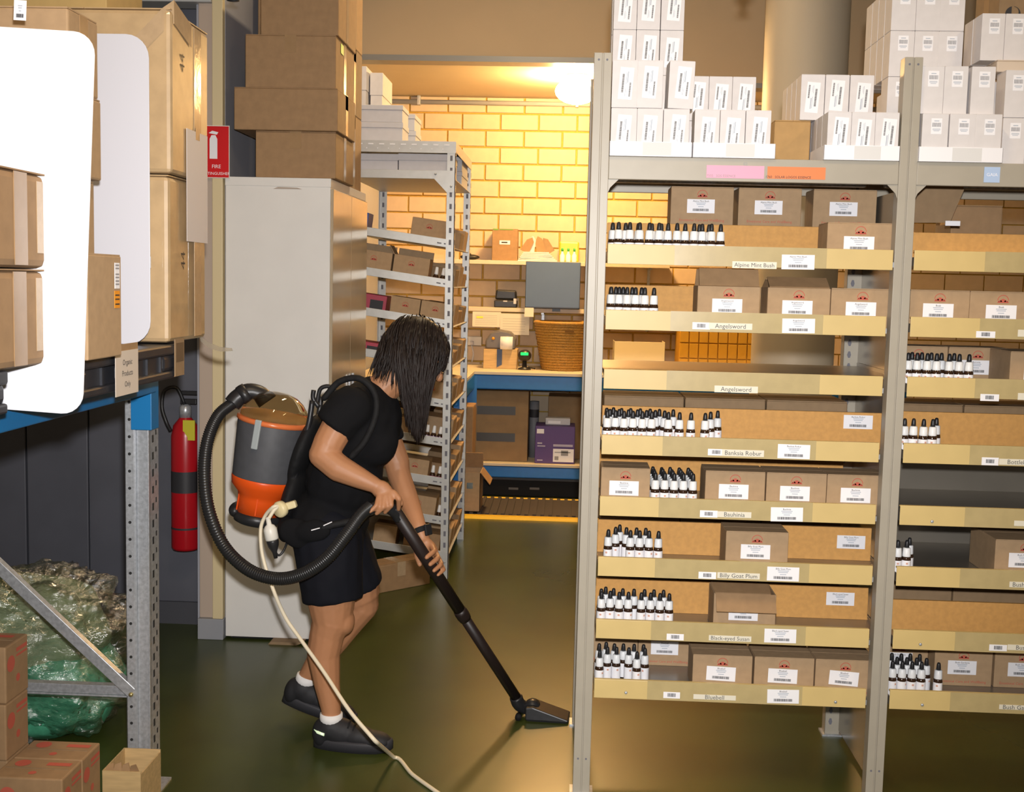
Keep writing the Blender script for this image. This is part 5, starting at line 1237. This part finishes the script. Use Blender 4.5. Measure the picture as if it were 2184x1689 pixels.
# ================================================================== the cleaner
def voxel(g, name, m, parent, vox, smooth_it=6, disp=0, dsz=.08, seed=0):
    me = g.mesh(name, m); o = bpy.data.objects.new(name, me); COL.objects.link(o)
    r = o.modifiers.new('remesh', 'REMESH'); r.mode = 'VOXEL'; r.voxel_size = vox
    s = o.modifiers.new('smooth', 'SMOOTH'); s.factor = .5; s.iterations = smooth_it
    dg = bpy.context.evaluated_depsgraph_get(); dg.update()
    me2 = bpy.data.meshes.new_from_object(o.evaluated_get(dg)); bpy.data.objects.remove(o)
    if disp:
        from mathutils import noise
        for v in me2.vertices:
            q = v.co/dsz; n_ = noise.noise(Vector((q.x*1.0+seed, q.y, q.z*.45)))+.5*noise.noise(q*2.1)
            v.co += v.normal*disp*n_
    me2.name = name; me2.shade_smooth(); me2.materials.clear(); me2.materials.append(m)
    root = parent
    while root.parent: root = root.parent
    me2.transform(root.matrix_basis.inverted())
    return link(name, me2, parent)
P = PY
wm = thing('person', 'woman in black t-shirt, dark shorts and black sneakers vacuuming, bent forward with hair over face', 'person', PZ(740, 1595, 0))
WT = (P(838, 1082, 3.66), P(1104, 1492, 4.10))     # wand ends
def wy(y): t_ = (y-1082)/(1492-1082); return 3.66+(4.10-3.66)*t_
def limb(g, pts, **k):
    for (a, ra), (b, rb_) in zip(pts, pts[1:]): g.cone(a, b, ra, rb_)
HR = RY(radians(30)); HC = P(884, 757, 3.86)
def hd(x, y, z): return HC+(HR @ Vector((x, y, z)))
g = G()
g.ell(hd(-.005, 0, .018), .097, .076, .100, HR); g.ell(hd(.022, 0, -.045), .066, .060, .075, HR); g.ell(hd(.05, 0, -.095), .030, .032, .024, HR)
g.cone(hd(.088, 0, .012), hd(.108, 0, -.022), .009, .014); g.ell(hd(.078, 0, -.062), .014, .026, .010, HR)
for s_ in (-1, 1):
    g.ell(hd(.080, s_*.032, .018), .012, .022, .010, HR); g.ell(hd(.065, s_*.038, -.025), .022, .02, .022, HR); g.ell(hd(-.01, s_*.078, -.005), .020, .008, .032, HR)
g.cone(P(806, 838, 3.85), P(858, 792, 3.86), .058, .050)
g.ell(P(768, 915, 3.85), .115, .155, .15, RY(radians(24))); g.ell(P(735, 1020, 3.85), .112, .142, .13, RY(radians(15))); g.ell(P(697, 1115, 3.85), .12, .16, .115)
g.ell(P(788, 858, 3.85), .075, .15, .07, RY(radians(24)))
# near (right) arm
limb(g, [(P(745, 866, 3.705), .056), (P(700, 948, 3.668), .050), (P(688, 970, 3.655), .044)])
limb(g, [(P(688, 970, 3.655), .044), (P(722, 998, 3.645), .044), (P(768, 1020, 3.635), .034), (P(798, 1034, 3.632), .026)])
# near hand
g.ell(P(815, 1046, 3.628), .040, .022, .030, RY(radians(38)))
NH = [[(839, 1050, 3.618), (851, 1064, 3.608), (850, 1086, 3.632)], [(831, 1058, 3.610), (834, 1077, 3.597), (821, 1092, 3.609)], [(819, 1062, 3.606), (818, 1081, 3.590), (803, 1095, 3.596)], [(807, 1061, 3.606), (803, 1078, 3.586), (789, 1092, 3.580)]]
for i, f in enumerate(NH):
    q = [P(*c) for c in f]; r_ = (.0095, .0098, .0092, .008)[i]; limb(g, [(P(812, 1044, 3.628), r_), (q[0], r_*1.08), (q[1], r_), (q[2], r_*.8)])
limb(g, [(P(806, 1040, 3.648), .012), (P(828, 1044, 3.668), .0115), (P(850, 1062, 3.685), .010), (P(856, 1074, 3.69), .0085)])
# far (left) arm
limb(g, [(P(802, 872, 4.00), .052), (P(846, 985, 3.985), .044), (P(850, 1010, 3.97), .040), (P(872, 1070, 3.91), .036), (P(893, 1124, 3.835), .026), (P(901, 1146, 3.825), .025)])
w0 = wy(1190)
g.ell(P(915, 1170, w0+.044), .026, .020, .042, RY(radians(-34)))
def clear(p, r):          # keep a finger joint outside the wand
    d_ = (WT[1]-WT[0]).normalized(); c_ = WT[0]+d_*(p-WT[0]).dot(d_); v_ = p-c_
    return c_+v_.normalized()*r if v_.length < r else p
FH = [[(921, 1166), (926, 1176), (907, 1186)], [(929, 1180), (934, 1190), (915, 1200)], [(936, 1193), (941, 1203), (923, 1213)], [(941, 1205), (946, 1214), (931, 1223)]]
for i, f in enumerate(FH):
    r_ = (.0095, .0098, .0092, .008)[i]
    ww = wy(f[2][1]); q = [P(f[0][0], f[0][1], ww+.034), P(f[1][0], f[1][1], ww+.0), P(f[2][0], f[2][1], ww-.030)]
    mid = (q[1]+q[2])/2; q = [q[0], clear(q[1], .0285), clear(mid, .0285), clear(q[2], .0280)]
    limb(g, [(P(908, 1154, w0+.046), r_), (q[0], r_*1.08), (q[1], r_), (q[2], r_*.95), (q[3], r_*.82)])
limb(g, [(P(900, 1150, w0+.044), .012), (clear(P(889, 1170, w0+.03), .031), .0115), (clear(P(889, 1186, w0+.012), .030), .010), (clear(P(899, 1202, w0-.004), .0285), .0085)])
# legs
limb(g, [(P(698, 1145, 3.775), .098), (P(706, 1270, 3.755), .083), (P(708, 1322, 3.752), .066), (P(698, 1350, 3.752), .058), (P(690, 1392, 3.757), .055), (P(697, 1455, 3.757), .044), (P(706, 1512, 3.755), .033), (P(707, 1540, 3.755), .030)])
g.ell(P(735, 1325, 3.752), .034, .045, .045)
limb(g, [(P(715, 1145, 3.935), .098), (P(762, 1258, 3.955), .078), (P(770, 1288, 3.96), .062), (P(742, 1326, 3.965), .055), (P(706, 1372, 3.97), .052), (P(672, 1420, 3.975), .040), (P(654, 1446, 3.98), .032), (P(650, 1458, 3.98), .030)])
voxel(g, 'body', SKIN, wm, .0042, 4)
# t-shirt
g = G()
g.ell(P(768, 915, 3.85), .132, .172, .165, RY(radians(24))); g.ell(P(733, 1020, 3.85), .128, .158, .15, RY(radians(15))); g.ell(P(703, 1100, 3.85), .135, .172, .10, RY(radians(8)))
g.ell(P(786, 862, 3.85), .092, .165, .082, RY(radians(24))); g.ell(P(802, 940, 3.79), .074, .075, .085); g.ell(P(802, 940, 3.91), .074, .075, .085)
g.cone(P(748, 868, 3.705), P(708, 914, 3.678), .072, .068, flat1=True); g.cone(P(800, 872, 4.0), P(829, 946, 3.99), .066, .062, flat1=True)
g.cone(P(800, 850, 3.85), P(820, 830, 3.85), .085, .068, flat1=True)
voxel(g, 'tshirt', SHIRT, wm, .008, 8, disp=.006, dsz=.07)
g = G()
g.ell(P(697, 1118, 3.85), .138, .176, .115)
g.cone(P(698, 1145, 3.772), P(709, 1280, 3.755), .118, .101, flat1=True); g.cone(P(715, 1145, 3.935), P(768, 1258, 3.957), .115, .088, flat1=True)
voxel(g, 'shorts', SHORTS, wm, .008, 6, disp=.005, dsz=.08, seed=4)
# face details
for s_ in (-1, 1):
    e = G().ell(hd(.086, s_*.032, .010), .010, .013, .008, HR).obj('eye', mat('eye_white', (.7, .68, .64), .3), wm, True)
    G().ell(hd(.0945, s_*.032, .009), .003, .006, .006, HR).obj('iris', INK, e, True)
    G().tube([hd(.090, s_*.015, .032), hd(.092, s_*.032, .037), hd(.082, s_*.052, .032)], .0028, 6).obj('eyebrow', HAIR, wm, True)
G().ell(hd(.091, 0, -.060), .006, .022, .007, HR).obj('lips', mat('lips', (.38, .12, .09), .4), wm, True)
# hair
random.seed(21)
g = G(); g.ell(hd(-.012, 0, .022), .104, .083, .105, HR)
capm = g
inv = HR.inverted()
def outside(p, k=1.0):
    q = inv @ (p-HC); a_, b_, c_ = .104*k, .084*k, .108*k; q2 = Vector(((q.x+.01)/a_, q.y/b_, (q.z-.018)/c_)); L = q2.length
    if L < 1: q2 = q2/L; q = Vector((q2.x*a_-.01, q2.y*b_, q2.z*c_+.018)); return HC+(HR @ q)
    return p
hs_ = G()
HX = [(770, 770), (800, 792), (835, 808), (850, 858), (872, 905), (892, 930), (908, 915), (918, 850), (930, 792), (960, 770)]
def hair_end(x_):
    for (x0, y0), (x1, y1) in zip(HX, HX[1:]):
        if x0 <= x_ <= x1: return y0+(y1-y0)*(x_-x0)/(x1-x0)
    return 780
def proj(p): v_ = p-EYE; z_ = v_.dot(FW); return 1092+FPX*v_.dot(RT)/z_, 844.5-FPX*v_.dot(UP)/z_
for n_ in range(1500):
    while True:
        d = Vector((random.uniform(-1, 1), random.uniform(-1, 1), random.uniform(-.35, 1)))
        if not (.2 < d.length < 1): continue
        d.normalize()
        if d.x > .72 and d.z < .5: continue
        break
    lay = random.uniform(1.0, 1.09)
    p = outside(HC+(HR @ Vector((d.x*.05, d.y*.04, d.z*.05))), lay); pts = [p.copy()]
    v = (HR @ Vector((d.x*.35+.1, 1.0 if d.y > 0 else -1.0, -.2))).normalized()*.8
    drift = random.uniform(-.035, .035); jit = random.uniform(-45, 14); step = .016
    for it in range(26):
        u_, w_ = proj(p)
        if it > 2 and w_ > hair_end(u_)+jit: break
        pull = 0
        if w_ > 740 and u_ > 846: pull = (888-u_)/400
        if w_ > 740 and u_ < 835: pull = -.10
        v = (v*.74+Vector((drift+pull, random.uniform(-.03, .03), -.40))).normalized()
        q = outside(p+v*step, lay)
        if (q-p).length > 1e-4: v = (q-p).normalized()
        p = q; pts.append(p.copy())
    if len(pts) < 4: continue
    R_ = random.uniform(.0022, .0036)
    hs_.tube(pts, [R_*min(1, .25+.4*i)*(1-.8*(i/(len(pts)-1))**2) for i in range(len(pts))], 4)
hm = voxel(capm, 'hair', HAIR, wm, .008, 3)
hs_.obj('hair_strands', HAIR, wm, True, kind='stuff')
# shoes and socks
def shoe(mx, nm):
    g = G()
    def e(x, y, z, rx, ry, rz): g.ell(mx @ Vector((x, y, z)), rx, ry, rz, mx.to_3x3().to_4x4())
    e(.03, 0, .055, .060, .042, .048); e(0, 0, .068, .052, .044, .046); e(.09, 0, .046, .06, .041, .036); e(.14, 0, .038, .062, .042, .028); e(.165, 0, .034, .042, .036, .022); e(-.03, 0, .05, .034, .038, .05)
    up = voxel(g, 'shoe_upper', SHOE, wm, .006, 6)
    out = []
    for k in range(28):
        a_ = 2*pi*k/28; x = .075+.135*cos(a_); y = .042*sin(a_)*(1+.12*cos(a_)); out.append((x, y))
    s = G(); n = 28
    vs = [mx @ Vector((x*1.0, y*.94, .0+.012*max(0, (x-.15)/.06)**2)) for x, y in out]+[mx @ Vector((x, y*1.04, .028+.008*max(0, (x-.15)/.06))) for x, y in out]+[mx @ Vector((x*.99, y*.98, .036+.008*max(0, (x-.15)/.06))) for x, y in out]
    s.add(vs, [tuple(range(n-1, -1, -1)), tuple(range(2*n, 3*n))]+[(i, (i+1) % n, n+(i+1) % n, n+i) for i in range(n)]+[(n+i, n+(i+1) % n, 2*n+(i+1) % n, 2*n+i) for i in range(n)])
    s.obj('shoe_sole', SOLE, up, True)
    l = G()
    for k in range(4): l.tube([mx @ Vector((.062+.018*k, -.026, .078-.008*k)), mx @ Vector((.064+.018*k, -.012, .092-.009*k)), mx @ Vector((.064+.018*k, .012, .092-.009*k)), mx @ Vector((.062+.018*k, .026, .078-.008*k))], .0032, 6)
    l.obj('laces', BLACKM, up, True, kind='stuff')
    G().lathe([(.036, 0), (.038, .02), (.037, .035)], 18, mx @ T(.0, 0, .082)).obj('sock', SOCK, wm, True)
    return up
sp = PZ(748, 1597, 0)
m1 = T(P(706, 1590, 3.755).x, 3.755, 0) @ RZ(radians(-4))
u1 = shoe(m1, 'near')
G().tube([m1 @ Vector((-.048, -.022, .066)), m1 @ Vector((-.035, -.034, .062)), m1 @ Vector((-.012, -.041, .058))], .005, 8).obj('reflector', mat('reflector_glow', (.8, .85, .75), .15, .6, emit=(.8, 1, .6), estr=.6), u1, True)  # silver heel reflector, its flash return put into the material as emission
ank = P(653, 1450, 3.98); th = .02
while th < .7 and min(ank.z-x_*sin(th)+(-.100+.012*max(0, (x_-.15)/.06)**2)*cos(th) for x_ in [.21*k/20 for k in range(21)]) > .001: th += .004
th -= .004; m2 = T(*ank) @ RY(th) @ T(0, 0, -.100)
shoe(m2, 'far')
# watch
c = P(896, 1131, 3.832); ax = (P(901, 1146, 3.825)-P(893, 1124, 3.835)).normalized(); q = ax.to_track_quat('Z', 'Y').to_matrix().to_4x4()
wb_ = G().lathe([(.0285, -.009), (.0295, -.006), (.0295, .006), (.0285, .009)], 20, T(*c) @ q).obj('watch_band', BLACKM, wm, True)
c2 = c+Vector((.024, -.014, .006)); dn = Vector((.024, -.014, .006)).normalized(); q2 = dn.to_track_quat('Z', 'Y').to_matrix().to_4x4()
G().box(-.016, .016, -.019, .019, 0, .010, T(*c2) @ q2).obj('watch_case', BLACKP, wb_, bevel=.003)

# ================================================================== backpack vacuum
VB = P(549, 1108, 3.86); VT = P(584, 897, 3.86); ax = (VT-VB); VL = ax.length
vt = thing('backpack_vacuum', 'orange and grey backpack vacuum cleaner with black hose and long wand', 'vacuum', VB, (0, atan2(ax.x, ax.z), 0))
k_ = VL/.33
AMBER = mat('amber_dome', (1, .82, .52), .04, trans=1, ior=1.12, coat=.6)
G().lathe([(.066, -.012), (.078, -.006), (.082, .008), (.080, .020), (.074, .026)], 32).obj('base', BLACKP, vt, True, world=False)
G().lathe([(.074, .020), (.076, .075), (.080, .092), (.104, .118), (.108, .142), (.106, .150)], 36).obj('motor_housing', ORANGE, vt, True, world=False)
G().lathe([(.1065, .146), (.107, .150), (.1175, VL-.008), (.1170, VL-.004)], 36).obj('canister', GREYV, vt, True, world=False)
G().lathe([(.1170, VL-.008), (.1215, VL-.004), (.1215, VL+.006), (.114, VL+.009)], 36).obj('rim', mat('rim_orange', (.62, .16, .05), .25), vt, True, world=False)
G().lathe([(.114, VL+.006), (.112, VL+.020), (.104, VL+.044), (.088, VL+.066), (.064, VL+.084), (.034, VL+.094), (.004, VL+.097)], 36).obj('dome', AMBER, vt, True, world=False)
G().lathe([(.10, VL+.004), (.098, VL+.012)], 28).obj('filter_cloth', mat('filter_tan', (.42, .30, .17), .8), vt, True, world=False)
for an in (-1.75, 1.2): G().box(-.011, .011, -.006, .004, VL-.085, VL+.012, RZ(an+pi/2) @ T(0, -.119, 0)).obj('latch', mat('latch_grey', (.33, .37, .38), .35), vt, world=False, bevel=.003)
for an in (-1.0, .1, 1.3): G().box(-.002, .002, -.004, 0, .03, .085, RZ(an) @ T(0, -.0755, 0)).obj('housing_rib', ORANGE, vt, world=False)
c = P(506, 1086, 3.86); G().ell(c, .026, .05, .026).obj('rear_foot', BLACKP, vt, True)
# elbow and hose
el = smooth_path([P(572, 862, 3.86), P(556, 842, 3.86), P(530, 836, 3.85), P(508, 848, 3.84), P(495, 862, 3.83)], 5)
G().tube(el, [.030]*4+[.029]*(len(el)-4), 14).obj('elbow', BLACKP, vt, True)
G().lathe([(.036, -.014), (.037, 0), (.036, .014)], 18, T(*P(522, 842, 3.85)) @ (P(500, 855, 3.835)-P(530, 836, 3.85)).to_track_quat('Z', 'Y').to_matrix().to_4x4()).obj('elbow_collar', BLACKP, vt, True)
hp = smooth_path([P(497, 859, 3.832), P(465, 887, 3.81), P(443, 940, 3.77), P(436, 1010, 3.73), P(446, 1090, 3.69), P(478, 1165, 3.65), P(530, 1215, 3.60), P(590, 1234, 3.565), P(645, 1224, 3.545), P(695, 1192, 3.54), P(735, 1145, 3.55), P(768, 1100, 3.575), P(790, 1080, 3.60)], 40)
hr = [.0195+.0018*(1 if i % 3 == 0 else -.4) for i in range(len(hp))]
G().tube(hp, hr, 12).obj('hose', HOSE, vt, True)
hc = smooth_path([P(785, 1088, 3.594), P(800, 1083, 3.615), P(822, 1080, 3.64), P(842, 1092, 3.664), P(852, 1106, 3.68)], 6)
G().tube(hc, .0185, 14).obj('hose_handle', BLACKP, vt, True)
# wand
wdir = (WT[1]-WT[0]); pA = WT[0]+wdir*.02
W = lambda t_: WT[0]+wdir*t_
sec = []
G().tube([W(.0), W(.52)], .0205, 16).obj('wand_upper', WANDM, vt, True)
G().tube([W(.50), W(.515), W(.535), W(.55)], [.0215, .0235, .0235, .0215], 16).obj('wand_collar', WANDM, vt, True)
G().tube([W(.52), W(1.0)], .0185, 16).obj('wand_lower', WANDM, vt, True)
# floor head
n0 = P(1100, 1488, 4.10); n1 = PZ(1122, 1514, .03); n2 = PZ(1165, 1522, .028)
G().tube(smooth_path([W(.985), P(1106, 1500, 4.10), P(1118, 1508, 4.11), P(1150, 1511, 4.115)], 5), [.024]*16, 14).obj('head_neck', BLACKP, vt, True)
a = PZ(1165, 1530, 0); b_ = PZ(1240, 1540, 0)
hx = Matrix.Translation((a.x+.004, 4.10, .0)) @ RZ(radians(-4))
G().prism([(-.075, .004), (.078, .004), (.078, .012), (.02, .030), (-.05, .052), (-.075, .048)], -.05, .05, hx).obj('floor_head', BLACKP, vt, bevel=.008)
G().box(-.07, .073, -.045, .045, 0, .005, hx).obj('bristle_strip', BLACKM, vt)
G().lathe([(.028, -.02), (.03, 0), (.028, .02)], 16, hx @ T(-.055, 0, .035) @ RX(pi/2)).obj('swivel', BLACKP, vt, True)
G().lathe([(.012, -.01), (.012, .01)], 12, hx @ T(-.10, .04, .012) @ RX(pi/2)).obj('wheel', BLACKM, vt, True)
G().lathe([(.012, -.01), (.012, .01)], 12, hx @ T(-.10, -.04, .012) @ RX(pi/2)).obj('wheel', BLACKM, vt, True)
# harness
fr = smooth_path([P(676, 850, 3.86), P(668, 900, 3.85), P(650, 960, 3.85), P(637, 1020, 3.85), P(626, 1080, 3.85), P(612, 1120, 3.85)], 6)
for dy in (-.07, .07): G().tube([p+Vector((0, dy, 0)) for p in fr], .009, 10).obj('back_frame', BLACKP, vt, True)
G().tube(smooth_path([P(680, 868, 3.80), P(668, 850, 3.80), P(669, 832, 3.80)], 5), .008, 8).obj('hook', BLACKP, vt, True)
G().tube(smooth_path([P(676, 860, 3.83), P(682, 832, 3.83), P(694, 824, 3.83), P(708, 826, 3.83), P(716, 836, 3.83)], 6), .007, 8).obj('carry_handle', BLACKP, vt, True)
g = G(); g.ell(P(650, 960, 3.85), .032, .11, .13, RY(radians(20))); g.ell(P(627, 1058, 3.85), .034, .12, .105, RY(radians(15)))
voxel(g, 'back_pad', BLACKM, vt, .008, 4)
g = G(); g.ell(P(636, 1138, 3.685), .066, .022, .050, RY(radians(20))); g.ell(P(670, 1132, 3.664), .058, .018, .038, RY(radians(-8))); g.ell(P(610, 1128, 3.735), .028, .05, .045)
voxel(g, 'hip_pad', SHIRT, vt, .008, 4)
def ribbon(pts, wv, th=.006):
    g = G(); pts = [Vector(p) for p in pts]
    for a, b in zip(pts, pts[1:]):
        m_ = (b-a).normalized(); sd = m_.cross(Vector(wv)).normalized()*0
    return g
sb = smooth_path([P(690, 850, 3.73), P(722, 815, 3.725), P(765, 808, 3.71), P(797, 838, 3.70), P(800, 885, 3.685), P(778, 940, 3.675), P(748, 975, 3.68)], 6)
g = G()
for a, b in zip(sb, sb[1:]): g.cone(a+Vector((0, .012, 0)), b+Vector((0, .012, 0)), .012, .012, 8)
voxel(g, 'shoulder_strap', BLACKM, vt, .006, 3)
bl = smooth_path([P(640, 1140, 3.668), P(700, 1122, 3.662), P(760, 1108, 3.69), P(800, 1090, 3.75)], 6)
g = G()
for a, b in zip(bl, bl[1:]): g.cone(a, b, .013, .013, 8)
voxel(g, 'hip_belt', BLACKM, vt, .006, 3)
for (p0, p1) in (((690, 1121), (708, 1113)), ((664, 1131), (682, 1126))):
    G().tube([P(p0[0], p0[1], 3.645), P(p1[0], p1[1], 3.645)], .0018, 6).obj('belt_stitch', LABEL, vt)
# vacuum lead with black plug
c = P(582, 1158, 3.675); d = (P(576, 1128, 3.675)-c).normalized(); q = d.to_track_quat('Z', 'Y').to_matrix().to_4x4()
G().lathe([(.006, -.05), (.008, -.03), (.017, -.01), (.020, .004), (.019, .012)], 16, T(*c) @ q).obj('black_plug', BLACKP, vt, True)
G().tube(smooth_path([P(588, 1180, 3.675), P(596, 1184, 3.68), P(606, 1172, 3.69), P(614, 1152, 3.71)], 6), .004, 8).obj('short_lead', BLACKP, vt, True)
# extension cord
cdt = thing('extension_cord', 'cream extension cord trailing from the vacuum plug across the floor', 'cord', PZ(920, 1680, 0))
G().lathe([(.019, .010), (.0215, .014), (.0215, .045), (.016, .056), (.008, .062), (.007, .085)], 18, T(*c) @ q).obj('socket', WHITEP, cdt, True)
k0 = P(604, 1085, 3.70)
G().lathe([(.022, -.012), (.027, -.008), (.027, .006), (.022, .012)], 18, T(*P(598, 1086, 3.70)) @ (Vector((-.5, -.85, -.15))).to_track_quat('Z', 'Y').to_matrix().to_4x4()).obj('cord_grip', CREAMP, cdt, True)
G().box(-.004, .045, -.012, .012, -.012, .012, T(*P(604, 1082, 3.705)) @ RY(radians(-18))).obj('cord_grip_arm', CREAMP, cdt, bevel=.005)
cp = smooth_path([P(573, 1106, 3.675), P(583, 1090, 3.68), P(592, 1080, 3.685), P(582, 1082, 3.68), P(566, 1100, 3.70), P(556, 1130, 3.70), P(560, 1185, 3.68), P(580, 1250, 3.66), P(608, 1315, 3.62), P(640, 1362, 3.58), P(690, 1432, 3.50), P(745, 1515, 3.40), P(800, 1580, 3.33)], 8)
e1 = PZ(840, 1615, .01); e2 = PZ(880, 1652, .006); e3 = PZ(930, 1688, .006); e4 = PZ(990, 1730, .006)
cp2 = smooth_path([cp[-1], e1, e2, e3, e4], 8)
cpp = cp+cp2[1:]
for p in cpp: p.z = max(p.z, .0063)
G().tube(cpp, .0062, 10).obj('cable', mat('cord_cream', (.74, .66, .50), .45), cdt, True)
